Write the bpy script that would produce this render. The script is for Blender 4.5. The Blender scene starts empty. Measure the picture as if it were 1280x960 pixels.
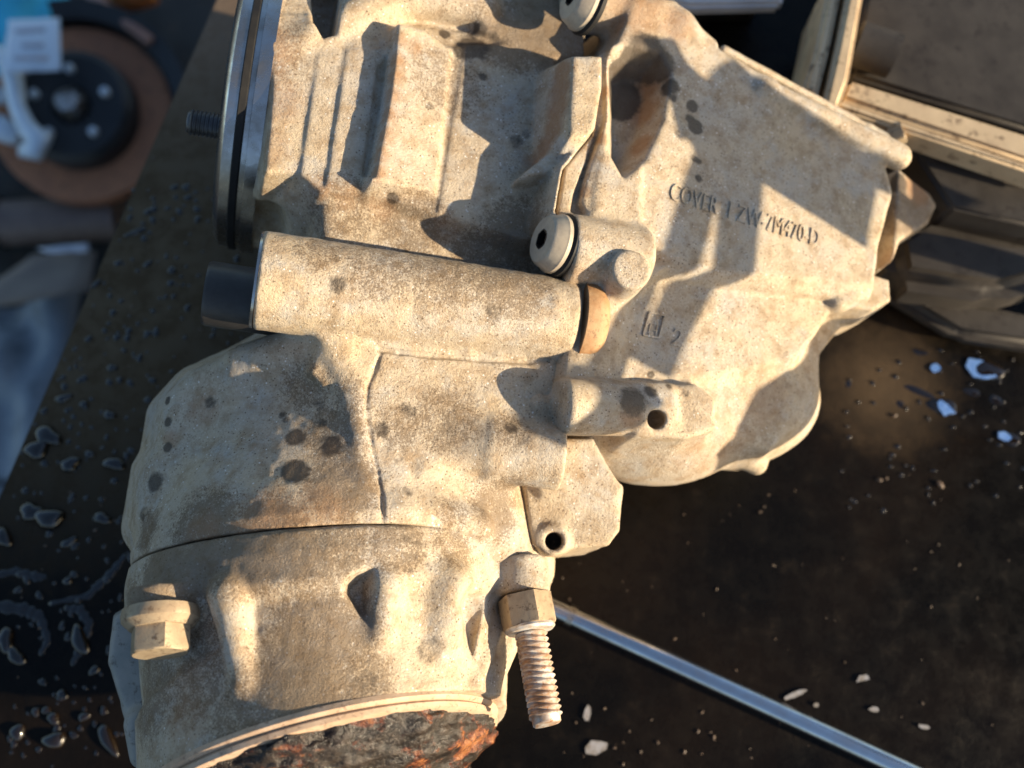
import bpy, bmesh, math, random
import numpy as np
from mathutils import Vector, Matrix, noise as mnoise
random.seed(4); np.random.seed(4)
C = bpy.context.scene
col = C.collection

# ------------------------------------------------------------------ camera, sky, sun, exposure
S = 0.0004                      # metres per design unit
FOC = 1230.0                    # focal length / distance of the reference plane, design units
PITCH = math.radians(15)
BENCH_D = 420.0                 # bench depth below the reference plane on the view axis
RC = Matrix.Rotation(PITCH, 3, 'X')
CAM = RC @ Vector((0, 0, (FOC + BENCH_D))) * S      # looks at the world origin on the bench (z = 0)
RCn = np.array(RC); CAMn = np.array(CAM)
cam_d = bpy.data.cameras.new('camera'); cam = bpy.data.objects.new('camera', cam_d); col.objects.link(cam)
cam.matrix_world = Matrix.Translation(CAM) @ RC.to_4x4()
cam_d.sensor_width = 36; cam_d.lens = 36 * FOC / 1280
cam_d.clip_start = 0.01; cam_d.clip_end = 200
cam_d.dof.use_dof = True; cam_d.dof.focus_distance = 1150 * S; cam_d.dof.aperture_fstop = 5.0
C.camera = cam
L_view = Vector((0.92, -0.22, 0.32)).normalized()
L_w = RC @ L_view
w = bpy.data.worlds.new('World'); C.world = w; w.use_nodes = True
nt = w.node_tree
sky = nt.nodes.new('ShaderNodeTexSky'); sky.sky_type = 'NISHITA'; sky.sun_disc = False
sky.sun_elevation = math.asin(L_w.z); sky.sun_rotation = math.atan2(L_w.x, L_w.y)
sky.dust_density = 1.2; sky.air_density = 1.0; sky.ozone_density = 2.0
nt.links.new(sky.outputs[0], nt.nodes['Background'].inputs[0]); nt.nodes['Background'].inputs[1].default_value = 0.088
sd = bpy.data.lights.new('sun', 'SUN'); sun = bpy.data.objects.new('sun', sd); col.objects.link(sun)
sd.energy = 5.0; sd.angle = math.radians(0.55); sd.color = (1.0, 0.82, 0.57)
sun.rotation_euler = L_w.to_track_quat('Z', 'Y').to_euler(); sun.location = L_w * 3
C.view_settings.view_transform = 'Standard'; C.view_settings.look = 'None'
C.view_settings.gamma = 1.0; C.view_settings.use_curve_mapping = False
C.view_settings.exposure = 1.22

# ------------------------------------------------------------------ frames
# design space: x right, y down, z towards the lens; world = CAM + RC * (x, -y, z - FOC) * S
def d2w(p):
    p = np.asarray(p, float)
    q = np.stack([p[..., 0], -p[..., 1], p[..., 2] - FOC], -1) * S
    return q @ RCn.T + CAMn
GA, GB, GC = -0.28, 0.25, 10.0          # gearbox face plane: z = GC + GA x + GB y
e3 = np.array([-GA, -GB, 1.0]); e3 /= np.linalg.norm(e3)
e1 = np.array([0.99, 0.14, GA * 0.99 + GB * 0.14]); e1 /= np.linalg.norm(e1)
e2 = np.cross(e3, e1)
if e2[1] < 0: e2 = -e2
O3 = np.array([0, 0, GC])
def ray(px, py): return np.array([px - 640.0, py - 480.0, -FOC])
EYE = np.array([0, 0, FOC])
def L(px, py, h=0.0):                    # point of the gearbox frame seen at px,py on its plane of height h
    d = ray(px, py); s = (h - (EYE - O3) @ e3) / (d @ e3)
    q = EYE + s * d - O3
    return np.array([q @ e1, q @ e2, h])
def l2d(p):
    p = np.asarray(p, float)
    return O3 + p[..., 0:1] * e1 + p[..., 1:2] * e2 + p[..., 2:3] * e3
def l2w(p): return d2w(l2d(p))
def d2px(d):
    s = FOC / (FOC - d[..., 2])
    return np.stack([640 + d[..., 0] * s, 480 + d[..., 1] * s], -1)
def dirw(v):                             # gearbox-frame direction -> world
    q = v[0] * e1 + v[1] * e2 + v[2] * e3
    return (RC @ Vector((q[0], -q[1], q[2]))).normalized()
def bench(px, py, z=0.0):                # world point on the level z (metres) seen at px,py
    d = RC @ Vector((px - 640.0, -(py - 480.0), -FOC))
    s = (z - CAM.z) / d.z
    return CAM + d * s

# ------------------------------------------------------------------ naming helpers
def tag(o, label=None, cat=None, group=None, kind=None):
    if label: o['label'] = label
    if cat: o['category'] = cat
    if group: o['group'] = group
    if kind: o['kind'] = kind
    return o
def empty(name, loc, label, cat, group=None):
    o = bpy.data.objects.new(name, None); col.objects.link(o); o.location = loc; o.empty_display_size = 0.02
    return tag(o, label, cat, group)
def base_of(o):
    p = Vector((0, 0, 0))
    while o is not None: p += o.location; o = o.parent
    return p
def obj(name, me, mat, parent=None, smooth=True, label=None):
    o = bpy.data.objects.new(name, me); col.objects.link(o)
    if mat: me.materials.append(mat)
    if parent:
        o.parent = parent; b = base_of(parent)
        me.transform(Matrix.Translation(-b))
    if smooth and len(me.polygons): me.polygons.foreach_set('use_smooth', np.ones(len(me.polygons), bool))
    if label: o['label'] = label
    return o
def bm_me(bm, name='m'):
    bmesh.ops.recalc_face_normals(bm, faces=bm.faces)
    me = bpy.data.meshes.new(name); bm.to_mesh(me); bm.free(); return me
def sharp(o, deg=35):
    me = o.data
    bm = bmesh.new(); bm.from_mesh(me)
    for e in bm.edges:
        e.smooth = not (len(e.link_faces) == 2 and e.calc_face_angle(0) > math.radians(deg))
    bm.to_mesh(me); bm.free()
    return o

# ------------------------------------------------------------------ materials
def mat(name):
    m = bpy.data.materials.new(name); m.use_nodes = True
    return m, m.node_tree.nodes, m.node_tree.links, m.node_tree.nodes['Principled BSDF']
def tex(N, K, co, scale, detail=4, rough=0.6, kind='noise'):
    if kind == 'noise':
        t = N.new('ShaderNodeTexNoise'); t.inputs['Detail'].default_value = detail; t.inputs['Roughness'].default_value = rough
    else:
        t = N.new('ShaderNodeTexVoronoi')
    t.inputs['Scale'].default_value = scale; K.new(co, t.inputs['Vector']); return t.outputs[0]
def ramp(N, K, src, stops):
    r = N.new('ShaderNodeValToRGB'); K.new(src, r.inputs[0]); e = r.color_ramp.elements
    while len(e) < len(stops): e.new(0.5)
    for el, (p, c) in zip(e, stops):
        el.position = p; el.color = (c, c, c, 1) if isinstance(c, (int, float)) else (*c, 1)
    return r.outputs[0]
def mix(N, K, f, a, b, mode='MIX'):
    m = N.new('ShaderNodeMix'); m.data_type = 'RGBA'; m.blend_type = mode
    for s, v in ((0, f), (6, a), (7, b)):
        if isinstance(v, (int, float)): m.inputs[s].default_value = v if s == 0 else (v, v, v, 1)
        elif isinstance(v, tuple): m.inputs[s].default_value = (*v, 1)
        else: K.new(v, m.inputs[s])
    return m.outputs[2]
def math_n(N, K, op, a, b):
    m = N.new('ShaderNodeMath'); m.operation = op
    for i, v in enumerate((a, b)):
        if isinstance(v, (int, float)): m.inputs[i].default_value = v
        else: K.new(v, m.inputs[i])
    return m.outputs[0]
def bump(N, K, B, src, strength, dist):
    b = N.new('ShaderNodeBump'); b.inputs['Strength'].default_value = strength; b.inputs['Distance'].default_value = dist
    K.new(src, b.inputs['Height'])
    if B.inputs['Normal'].is_linked: K.new(B.inputs['Normal'].links[0].from_socket, b.inputs['Normal'])
    K.new(b.outputs[0], B.inputs['Normal'])
def coords(N): return N.new('ShaderNodeTexCoord').outputs['Object']

def cast_material():
    m, N, K, B = mat('dusty_cast_aluminium'); co = coords(N)
    big = tex(N, K, co, 22, 5, .6); mid = tex(N, K, co, 120, 5, .65); fine = tex(N, K, co, 900, 3, .7)
    base = mix(N, K, ramp(N, K, big, [(.35, 0), (.65, 1)]), (.50, .395, .265), (.46, .395, .315))
    base = mix(N, K, ramp(N, K, tex(N, K, co, 34, 6, .7), [(.50, 0), (.66, .75)]), base, (.40, .385, .36))
    base = mix(N, K, ramp(N, K, mid, [(.46, 0), (.70, .85)]), base, (.31, .215, .125))
    base = mix(N, K, math_n(N, K, 'MULTIPLY', ramp(N, K, fine, [(.30, .8), (.48, 0)]), ramp(N, K, tex(N, K, co, 38, 3, .6), [(.4, .25), (.62, 1)])), base, (.20, .145, .09))
    base = mix(N, K, ramp(N, K, fine, [(.62, 0), (.72, .6)]), base, (.74, .70, .62))
    vo = N.new('ShaderNodeTexVoronoi'); vo.inputs['Scale'].default_value = 520; K.new(co, vo.inputs['Vector'])
    dots = math_n(N, K, 'MULTIPLY', ramp(N, K, vo.outputs['Distance'], [(.16, 1), (.28, 0)]), ramp(N, K, tex(N, K, co, 300, 2, .5), [(.46, 0), (.56, 1)]))
    base = mix(N, K, math_n(N, K, 'MULTIPLY', dots, .85), base, (.11, .068, .034))
    vo2 = N.new('ShaderNodeTexVoronoi'); vo2.inputs['Scale'].default_value = 430; K.new(co, vo2.inputs['Vector'])
    glint = math_n(N, K, 'MULTIPLY', ramp(N, K, vo2.outputs['Distance'], [(.14, 1), (.24, 0)]), ramp(N, K, tex(N, K, co, 210, 2, .5), [(.54, 0), (.62, 1)]))
    base = mix(N, K, math_n(N, K, 'MULTIPLY', glint, .8), base, (.80, .78, .74))
    at = N.new('ShaderNodeAttribute'); at.attribute_name = 'stain'
    sp = N.new('ShaderNodeSeparateColor'); K.new(at.outputs['Color'], sp.inputs[0])
    wob = tex(N, K, co, 260, 4, .7)
    def masked(ch, lo, hi):
        s = math_n(N, K, 'ADD', sp.outputs[ch], math_n(N, K, 'MULTIPLY', math_n(N, K, 'SUBTRACT', wob, .5), .8))
        s = math_n(N, K, 'MULTIPLY', s, ramp(N, K, sp.outputs[ch], [(0.02, 0), (0.12, 1)]))
        return ramp(N, K, s, [(lo, 0), (hi, 1)])
    rust = masked(1, .15, .95); oil = masked(0, .30, .62); scr = masked(2, .62, .80)  # rust mask also holds bounce light painted on the walls
    gr = tex(N, K, co, 1000, 4, .8)
    spk = math_n(N, K, 'ADD', math_n(N, K, 'MULTIPLY', math_n(N, K, 'SUBTRACT', gr, .5), 2.6), math_n(N, K, 'SUBTRACT', math_n(N, K, 'MULTIPLY', at.outputs['Alpha'], 1.0), math_n(N, K, 'MULTIPLY', math_n(N, K, 'SUBTRACT', .62, wob), 1.4)))
    spk = math_n(N, K, 'MULTIPLY', ramp(N, K, spk, [(.15, 0), (.5, 1)]), ramp(N, K, at.outputs['Alpha'], [(0.05, 0), (.4, 1)]))
    base = mix(N, K, math_n(N, K, 'MULTIPLY', spk, .68), base, (.12, .072, .034))
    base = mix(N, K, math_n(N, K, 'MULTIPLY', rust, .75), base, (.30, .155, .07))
    base = mix(N, K, math_n(N, K, 'MULTIPLY', oil, .86), base, (.045, .032, .022))
    base = mix(N, K, scr, base, (.74, .73, .70))
    K.new(base, B.inputs['Base Color'])
    rg = ramp(N, K, mid, [(.3, .5), (.7, .72)])
    r2 = mix(N, K, oil, rg, .33); K.new(r2, B.inputs['Roughness'])
    B.inputs['Metallic'].default_value = 0.12
    B.inputs['Specular IOR Level'].default_value = 0.45
    grain = tex(N, K, co, 700, 4, .8)
    bump(N, K, B, mid, .4, .0011); bump(N, K, B, grain, .75, .0011)
    return m
CAST = cast_material()

def simple(name, c1, c2, scale=60, rough=(.4, .6), metal=0.0, bmp=0.15, bscale=400, spec=.5, third=None):
    m, N, K, B = mat(name); co = coords(N)
    t = tex(N, K, co, scale, 6, .65)
    c = mix(N, K, ramp(N, K, t, [(.38, 0), (.62, 1)]), c1, c2)
    if third:
        t3 = tex(N, K, co, scale * 3.1, 5, .7); c = mix(N, K, ramp(N, K, t3, [(.55, 0), (.66, 1)]), c, third)
    K.new(c, B.inputs['Base Color'])
    K.new(ramp(N, K, t, [(.3, rough[0]), (.7, rough[1])]), B.inputs['Roughness'])
    B.inputs['Metallic'].default_value = metal; B.inputs['Specular IOR Level'].default_value = spec
    if bmp: bump(N, K, B, tex(N, K, co, bscale, 4, .7), bmp, .0006)
    return m
MACH = simple('machined_steel', (.62, .60, .58), (.40, .36, .32), 80, (.16, .36), 1.0, .05)
BOLT = simple('dusty_bolt_steel', (.40, .31, .20), (.30, .22, .14), 90, (.45, .65), .25, .35, third=(.17, .115, .07))
PLUG = simple('dusty_plug_metal', (.46, .39, .29), (.36, .30, .23), 120, (.5, .65), .1, .2)
THREAD = simple('rusty_thread_steel', (.36, .22, .13), (.56, .52, .47), 130, (.4, .6), .35, .3, third=(.33, .13, .05))
ZINC = simple('corroded_zinc', (.66, .66, .64), (.45, .36, .27), 160, (.4, .6), .4, .25)
RUSTY = simple('rusty_collar', (.30, .155, .065), (.40, .26, .14), 90, (.6, .8), .1, .4, third=(.20, .11, .055))
RUBBER = simple('black_rubber', (.012, .012, .013), (.02, .019, .018), 90, (.55, .7), 0, .1, spec=.2)
DARKST = simple('dark_oily_steel', (.022, .021, .022), (.045, .04, .037), 60, (.25, .5), .6, .1)
GASKET = simple('rim_gasket', (.50, .36, .25), (.42, .29, .19), 120, (.6, .8), .05, .25, third=(.24, .15, .10))
SLEEVE = simple('sleeve_steel', (.06, .055, .052), (.04, .037, .035), 60, (.35, .55), .4, .1)
GREYST = simple('grey_oily_steel', (.16, .16, .17), (.10, .095, .09), 60, (.25, .45), .7, .1)
GLASSD = simple('hole_dark', (.03, .022, .016), (.05, .035, .02), 90, (.5, .7), 0, .1)

def grease_material():
    m, N, K, B = mat('burnt_grease'); co = coords(N)
    t = tex(N, K, co, 55, 6, .7); t2 = tex(N, K, co, 170, 5, .7)
    c = mix(N, K, ramp(N, K, t2, [(.42, 0), (.68, 1)]), (.010, .007, .005), (.050, .036, .026))
    c = mix(N, K, ramp(N, K, t, [(.53, 0), (.60, 1)]), c, (.10, .024, .010))
    c = mix(N, K, ramp(N, K, math_n(N, K, 'ADD', t, math_n(N, K, 'MULTIPLY', math_n(N, K, 'SUBTRACT', t2, .5), .35)), [(.57, 0), (.67, 1)]), c, (.27, .105, .035))
    K.new(c, B.inputs['Base Color']); B.inputs['Roughness'].default_value = .24
    bump(N, K, B, t2, .8, .003); bump(N, K, B, tex(N, K, co, 420, 4, .75), .7, .0012)
    return m
GREASE = grease_material()

def bench(px, py, z=0.0):
    d = RC @ Vector((px - 640.0, -(py - 480.0), -FOC)); return CAM + d * ((z - CAM.z) / d.z)
def bench_material():
    m, N, K, B = mat('oily_steel_top'); co = coords(N)
    big = tex(N, K, co, 7, 5, .6); mid = tex(N, K, co, 60, 6, .7); fi = tex(N, K, co, 500, 4, .7)
    c = mix(N, K, ramp(N, K, big, [(.42, 0), (.60, 1)]), (.004, .0033, .0026), (.009, .0062, .004))
    c = mix(N, K, ramp(N, K, mid, [(.58, 0), (.72, .6)]), c, (.015, .0095, .0055))
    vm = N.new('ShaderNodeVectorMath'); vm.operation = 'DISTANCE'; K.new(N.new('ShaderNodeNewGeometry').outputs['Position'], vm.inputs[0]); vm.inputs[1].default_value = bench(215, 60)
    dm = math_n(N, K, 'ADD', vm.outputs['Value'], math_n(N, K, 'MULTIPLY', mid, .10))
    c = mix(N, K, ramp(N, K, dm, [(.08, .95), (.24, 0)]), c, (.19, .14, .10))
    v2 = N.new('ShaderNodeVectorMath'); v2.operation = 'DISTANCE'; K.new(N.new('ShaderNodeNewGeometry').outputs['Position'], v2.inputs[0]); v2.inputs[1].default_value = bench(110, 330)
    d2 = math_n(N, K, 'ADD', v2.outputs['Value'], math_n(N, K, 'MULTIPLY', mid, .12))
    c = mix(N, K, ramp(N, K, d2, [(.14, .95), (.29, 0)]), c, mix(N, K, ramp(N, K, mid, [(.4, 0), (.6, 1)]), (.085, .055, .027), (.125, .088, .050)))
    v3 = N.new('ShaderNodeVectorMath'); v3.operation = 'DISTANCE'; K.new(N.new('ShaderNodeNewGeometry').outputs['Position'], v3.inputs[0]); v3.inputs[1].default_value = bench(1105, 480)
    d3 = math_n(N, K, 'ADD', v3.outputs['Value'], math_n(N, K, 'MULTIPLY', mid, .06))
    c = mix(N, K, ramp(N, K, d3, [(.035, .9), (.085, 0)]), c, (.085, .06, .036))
    K.new(c, B.inputs['Base Color'])
    K.new(ramp(N, K, mid, [(.35, .18), (.65, .42)]), B.inputs['Roughness'])
    B.inputs['Specular IOR Level'].default_value = .14
    bump(N, K, B, mid, .22, .002); bump(N, K, B, fi, .35, .0006)
    return m
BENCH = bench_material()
def oil_material():
    m, N, K, B = mat('wet_oil'); B.inputs['Base Color'].default_value = (.008, .005, .003, 1)
    B.inputs['Roughness'].default_value = .03; B.inputs['Specular IOR Level'].default_value = .85
    return m
OIL = oil_material()

# ------------------------------------------------------------------ signed-distance modelling in the gearbox frame
def smin(a, b, k):
    h = np.clip(.5 + .5 * (b - a) / k, 0, 1); return b + (a - b) * h - k * h * (1 - h)
def smax(a, b, k): return -smin(-a, -b, k)
def poly_sd(U, V, P):
    P = np.asarray(P, float); d = np.full(np.broadcast(U, V).shape, 1e9); s = np.ones(d.shape)
    n = len(P); j = n - 1
    for i in range(n):
        ex, ey = P[j] - P[i]; wx = U - P[i][0]; wy = V - P[i][1]
        q = np.clip((wx * ex + wy * ey) / (ex * ex + ey * ey + 1e-9), 0, 1)
        bx = wx - ex * q; by = wy - ey * q; d = np.minimum(d, bx * bx + by * by)
        c1 = V >= P[i][1]; c2 = V < P[j][1]; c3 = ex * wy > ey * wx
        flip = (c1 & c2 & c3) | (~c1 & ~c2 & ~c3); s = np.where(flip, -s, s); j = i
    return (s * np.sqrt(d)).astype(np.float32)
class Field:
    def __init__(f, lo, hi, cell):
        f.lo = np.array(lo, float); f.c = cell; n = np.ceil((np.array(hi) - f.lo) / cell).astype(int) + 1
        f.n = n; f.F = np.full(n, 60.0, np.float32)
        f.ax = [(f.lo[i] + cell * np.arange(n[i])).astype(np.float32) for i in range(3)]
    def win(f, lo, hi, pad):
        a = np.clip(((np.array(lo) - pad - f.lo) / f.c).astype(int), 0, f.n)
        b = np.clip(((np.array(hi) + pad - f.lo) / f.c).astype(int) + 2, 0, f.n)
        sl = tuple(slice(a[i], b[i]) for i in range(3))
        g = (f.ax[0][sl[0]][:, None, None], f.ax[1][sl[1]][None, :, None], f.ax[2][sl[2]][None, None, :])
        return sl, g
    def put(f, prim, k=8, sub=False):
        fn, lo, hi = prim; sl, g = f.win(lo, hi, k + 14)
        if any(s.stop <= s.start for s in sl): return
        d = fn(*g).astype(np.float32)
        f.F[sl] = smax(f.F[sl], -d, k) if sub else smin(f.F[sl], d, k)
    def cut(f, prim, k=5): f.put(prim, k, True)
    def rough(f, amp, size, seed=1):
        rs = np.random.RandomState(seed); m = np.maximum((f.n * f.c / size).astype(int), 2) + 1
        R = rs.uniform(-1, 1, m).astype(np.float32)
        for i in range(3):
            x = np.linspace(0, m[i] - 1.001, f.n[i]); a = x.astype(int); t = (x - a).astype(np.float32)
            t = t * t * (3 - 2 * t); sh = [1, 1, 1]; sh[i] = -1; t = t.reshape(sh)
            R = np.take(R, a, i) * (1 - t) + np.take(R, a + 1, i) * t
        f.F += amp * R
    def mesh(f):
        F = f.F.copy()
        F[0] = F[-1] = 9; F[:, 0] = F[:, -1] = 9; F[:, :, 0] = F[:, :, -1] = 9
        I = F < 0; n = f.n
        cnt = np.zeros(n - 1, np.uint8)
        for a in (0, 1):
            for b in (0, 1):
                for c in (0, 1):
                    cnt += I[a:n[0] - 1 + a, b:n[1] - 1 + b, c:n[2] - 1 + c]
        act = (cnt > 0) & (cnt < 8); idx = np.argwhere(act); vid = np.full(n - 1, -1, np.int32); vid[act] = np.arange(len(idx))
        acc = np.zeros((len(idx), 3)); num = np.zeros(len(idx))
        cor = [(a, b, c) for a in (0, 1) for b in (0, 1) for c in (0, 1)]
        val = {k: F[idx[:, 0] + k[0], idx[:, 1] + k[1], idx[:, 2] + k[2]] for k in cor}
        for p in cor:
            for ax in range(3):
                if p[ax]: continue
                q = list(p); q[ax] = 1; q = tuple(q); a, b = val[p], val[q]; mk = (a < 0) != (b < 0)
                t = np.where(mk, a / np.where(mk, a - b, 1), 0)
                pt = np.tile(np.array(p, float), (len(idx), 1)); pt[:, ax] = t
                acc[mk] += pt[mk]; num += mk
        vs = f.lo + (idx + acc / num[:, None]) * f.c
        quads = []
        for ax in range(3):
            o1, o2 = [(1, 2), (2, 0), (0, 1)][ax]
            a = [slice(1, -1)] * 3; a[ax] = slice(0, -1); b = list(a); b[ax] = slice(1, None)
            A, Bq = I[tuple(a)], I[tuple(b)]; e = np.argwhere(A != Bq); ins = A[A != Bq]
            off = np.ones(3, int); off[ax] = 0; e = e + off
            def g(d1, d2):
                q = e.copy(); q[:, o1] -= d1; q[:, o2] -= d2; return vid[q[:, 0], q[:, 1], q[:, 2]]
            Q = np.stack([g(1, 1), g(0, 1), g(0, 0), g(1, 0)], 1); Q[~ins] = Q[~ins][:, ::-1]; quads.append(Q)
        quads = np.concatenate(quads); quads = quads[(quads >= 0).all(1)]
        return vs, quads
def cyl(a, b, ra, rb=None, k=4, s0=None):
    a, b = np.array(a, float), np.array(b, float); rb = ra if rb is None else rb; ln = np.linalg.norm(b - a); d = (b - a) / ln
    def fn(U, V, T):
        x, y, z = U - a[0], V - a[1], T - a[2]; s = x * d[0] + y * d[1] + z * d[2]
        r = np.sqrt(np.maximum(x * x + y * y + z * z - s * s, 0)); q = np.clip(s / ln, 0, 1)
        return smax(r - (ra + (rb - ra) * q), np.abs(s - ln / 2) - ln / 2, k)
    m = max(ra, rb); return fn, np.minimum(a, b) - m, np.maximum(a, b) + m
def cap(a, b, ra, rb=None):
    a, b = np.array(a, float), np.array(b, float); rb = ra if rb is None else rb; ln = np.linalg.norm(b - a); d = (b - a) / max(ln, 1e-6)
    def fn(U, V, T):
        x, y, z = U - a[0], V - a[1], T - a[2]; s = np.clip((x * d[0] + y * d[1] + z * d[2]) / max(ln, 1e-6), 0, 1)
        return np.sqrt((x - s * ln * d[0]) ** 2 + (y - s * ln * d[1]) ** 2 + (z - s * ln * d[2]) ** 2) - (ra + (rb - ra) * s)
    m = max(ra, rb); return fn, np.minimum(a, b) - m, np.maximum(a, b) + m
def ell(c, r):
    c, r = np.array(c, float), np.array(r, float)
    def fn(U, V, T):
        q = np.sqrt(((U - c[0]) / r[0]) ** 2 + ((V - c[1]) / r[1]) ** 2 + ((T - c[2]) / r[2]) ** 2); return (q - 1) * r.min()
    return fn, c - r, c + r
def slab(px, top, bot, draft=0.15, k=5, gu=0., gv=0.):      # outline drawn on the plane 'top', walls spreading downwards
    P = np.array([L(x, y, top)[:2] for x, y in px]); c0 = P.mean(0)
    def fn(U, V, T):
        d2 = poly_sd(U[:, :, 0], V[:, :, 0], P)[:, :, None]; tp = top + gu * (U - c0[0]) + gv * (V - c0[1])
        return np.maximum(smax(d2 - draft * (tp - T), T - tp, k), bot - T)
    ex = abs(draft) * (top - bot); g = max(abs(gu), abs(gv)) * 150
    return fn, np.array([*(P.min(0) - ex), bot]), np.array([*(P.max(0) + ex), top + g])
def pocket(px, top, floor, draft=.3, k=4):                   # outline drawn on 'top', narrowing down to 'floor'
    P = np.array([L(x, y, top)[:2] for x, y in px])
    def fn(U, V, T):
        d2 = poly_sd(U[:, :, 0], V[:, :, 0], P)[:, :, None]
        return smax(d2 + draft * (top - T), floor - T, k)
    return fn, np.array([*P.min(0), floor]), np.array([*P.max(0), top + 90])
def revolve_u(vc, tc, prof):                                 # ring profile (u, radius) about an axis along u
    pu, pr = np.array(prof, float).T
    def fn(U, V, T):
        r = np.sqrt((V - vc) ** 2 + (T - tc) ** 2); q = r - np.interp(U, pu, pr).astype(np.float32)
        return np.maximum(np.maximum(q * .85, pu[0] - U), U - pu[-1])
    m = pr.max(); return fn, np.array([pu[0], vc - m, tc - m]), np.array([pu[-1], vc + m, tc + m])
def revolve_v(uc, tc, prof, sq=1.0, slant=0.):               # ring profile (v, radius) about an axis along v; axis drifts by slant
    pv, pr = np.array(prof, float).T
    def fn(U, V, T):
        r = np.sqrt((U - uc - slant * (V - pv[0])) ** 2 + ((T - tc) / sq) ** 2); q = r - np.interp(V, pv, pr).astype(np.float32)
        return np.maximum(np.maximum(q * .85, pv[0] - V), V - pv[-1])
    m = pr.max(); sl = abs(slant) * (pv[-1] - pv[0])
    return fn, np.array([uc - m - sl, pv[0], tc - m * sq]), np.array([uc + m + sl, pv[-1], tc + m * sq])

gear_base = Vector(bench(560, 430, 0.0))
gear = empty('gearbox', gear_base, 'large dusty sand coloured cast aluminium gearbox with ribbed housings lying on the oily bench', 'gearbox')

def stains(P, spots):
    """spots: (px, py, radius, strength, channel): a round or blotchy mark of dirt, rust or painted light and shade centred on the visible surface point"""
    A = np.zeros((len(P), 4), np.float32)
    D = l2d(P); X = d2px(D); dep = FOC - D[:, 2]
    for px, py, r, st, ch in spots:
        d = np.hypot(X[:, 0] - px, X[:, 1] - py); c = np.where(d < 5)[0]
        if len(c) == 0: continue
        c = c[np.argmin(dep[c])]; q = np.linalg.norm(P - P[c], axis=1) / (r * dep[c] / FOC)
        A[:, ch] = np.maximum(A[:, ch], st * np.clip(1.7 - 1.2 * q, 0, 1))
    return A
FIELD_PTS = {}
def field_part(name, f, spots, material=CAST, parent=gear, label=None):
    vs, q = f.mesh()
    wv = l2w(vs)
    me = bpy.data.meshes.new(name)
    me.vertices.add(len(vs)); me.vertices.foreach_set('co', wv.astype(np.float32).ravel())
    me.loops.add(q.size); me.loops.foreach_set('vertex_index', q.astype(np.int32).ravel())
    me.polygons.add(len(q)); me.polygons.foreach_set('loop_start', np.arange(0, q.size, 4, dtype=np.int32))
    me.update(calc_edges=True); me.validate()
    A = stains(vs, spots); at = me.attributes.new('stain', 'FLOAT_COLOR', 'POINT'); at.data.foreach_set('color', A.ravel())
    FIELD_PTS[name] = vs
    return obj(name, me, material, parent, True, label)
def box_of(pts, lo_t, hi_t, pad=12):
    P = np.array([L(x, y, h)[:2] for x, y in pts for h in (lo_t, hi_t)])
    return np.array([*(P.min(0) - pad), lo_t]), np.array([*(P.max(0) + pad), hi_t])

OILC, RUST_BOUNCE, SCR, SPECK = 0, 1, 2, 3  # rust also paints bounce light, specks also paint shade
# ---------------------------------------------------------------- bell housing (upper left, ribbed)
def lu(px, py, h): return L(px, py, h)[0]
BH = 0
crest = L(470, 70, BH); bv, bt = crest[1], BH - 205
def uu(x, h=0): return lu(x, 130, BH + h)
prof = [(uu(318), 202), (uu(384), 203), (uu(396), 205), (uu(420), 205), (uu(432), 207), (uu(672), 207), (uu(760), 207)]
BELL_OUT = [(300, -60), (760, -60), (760, 350), (300, 350)]
lo, hi = box_of(BELL_OUT, -230, 110); lo[0] = uu(316)
f = Field(lo, hi, 2.5)
f.put(revolve_u(bv, bt, prof), 2)
# web along the top joining the ribs, and a lower band along the underside of the ribs
f.put(cap(L(350, 70, BH - 24), L(530, -20, BH + 2), 22, 34), 12)
f.put(cap(L(520, -10, BH + 2), L(600, 10, BH + 2), 34, 28), 12)
f.put(slab([(400, 238), (470, 238), (500, 250), (640, 300), (700, 322), (690, 350), (404, 300)], BH - 16, -200, .3, 12, 0, -.25), 20)
LOWE = [(700, 160), (690, 235), (660, 300), (560, 272), (470, 242)]
f.put(slab([(348, 20), (480, 30), (690, 56)] + LOWE + [(402, 238), (386, 217), (331, 214)], BH - 5, -120, .12, 6), 10)
f.put(slab([(398, 70), (690, 56)] + LOWE + [(402, 238), (376, 216)], BH - 1, -120, .5, 3), 4)
f.put(slab([(434, 62), (690, 56)] + LOWE + [(408, 232)], BH + 3, -120, .5, 3), 4)
f.put(slab([(582, 56), (690, 56), (700, 160), (690, 235), (660, 300), (548, 264)], BH + 6, -120, .5, 3), 4)
f.put(slab([(498, 34), (528, 36), (566, 56), (546, 236), (464, 228)], BH + 20, -120, .35, 4, -.26), 5)
f.cut(pocket([(466, 64), (498, 36), (496, 70), (489, 120), (470, 222), (444, 215)], BH + 30, BH - 4, .35, 4), 4)
f.put(slab([(585, -50), (750, -50), (748, 66), (690, 74), (600, 34)], BH + 12, -150, .2, 8), 10)
f.cut(pocket([(385, -60), (440, -60), (424, 30), (405, 34), (390, 12)], BH + 30, BH - 75, .1), 6)
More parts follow.
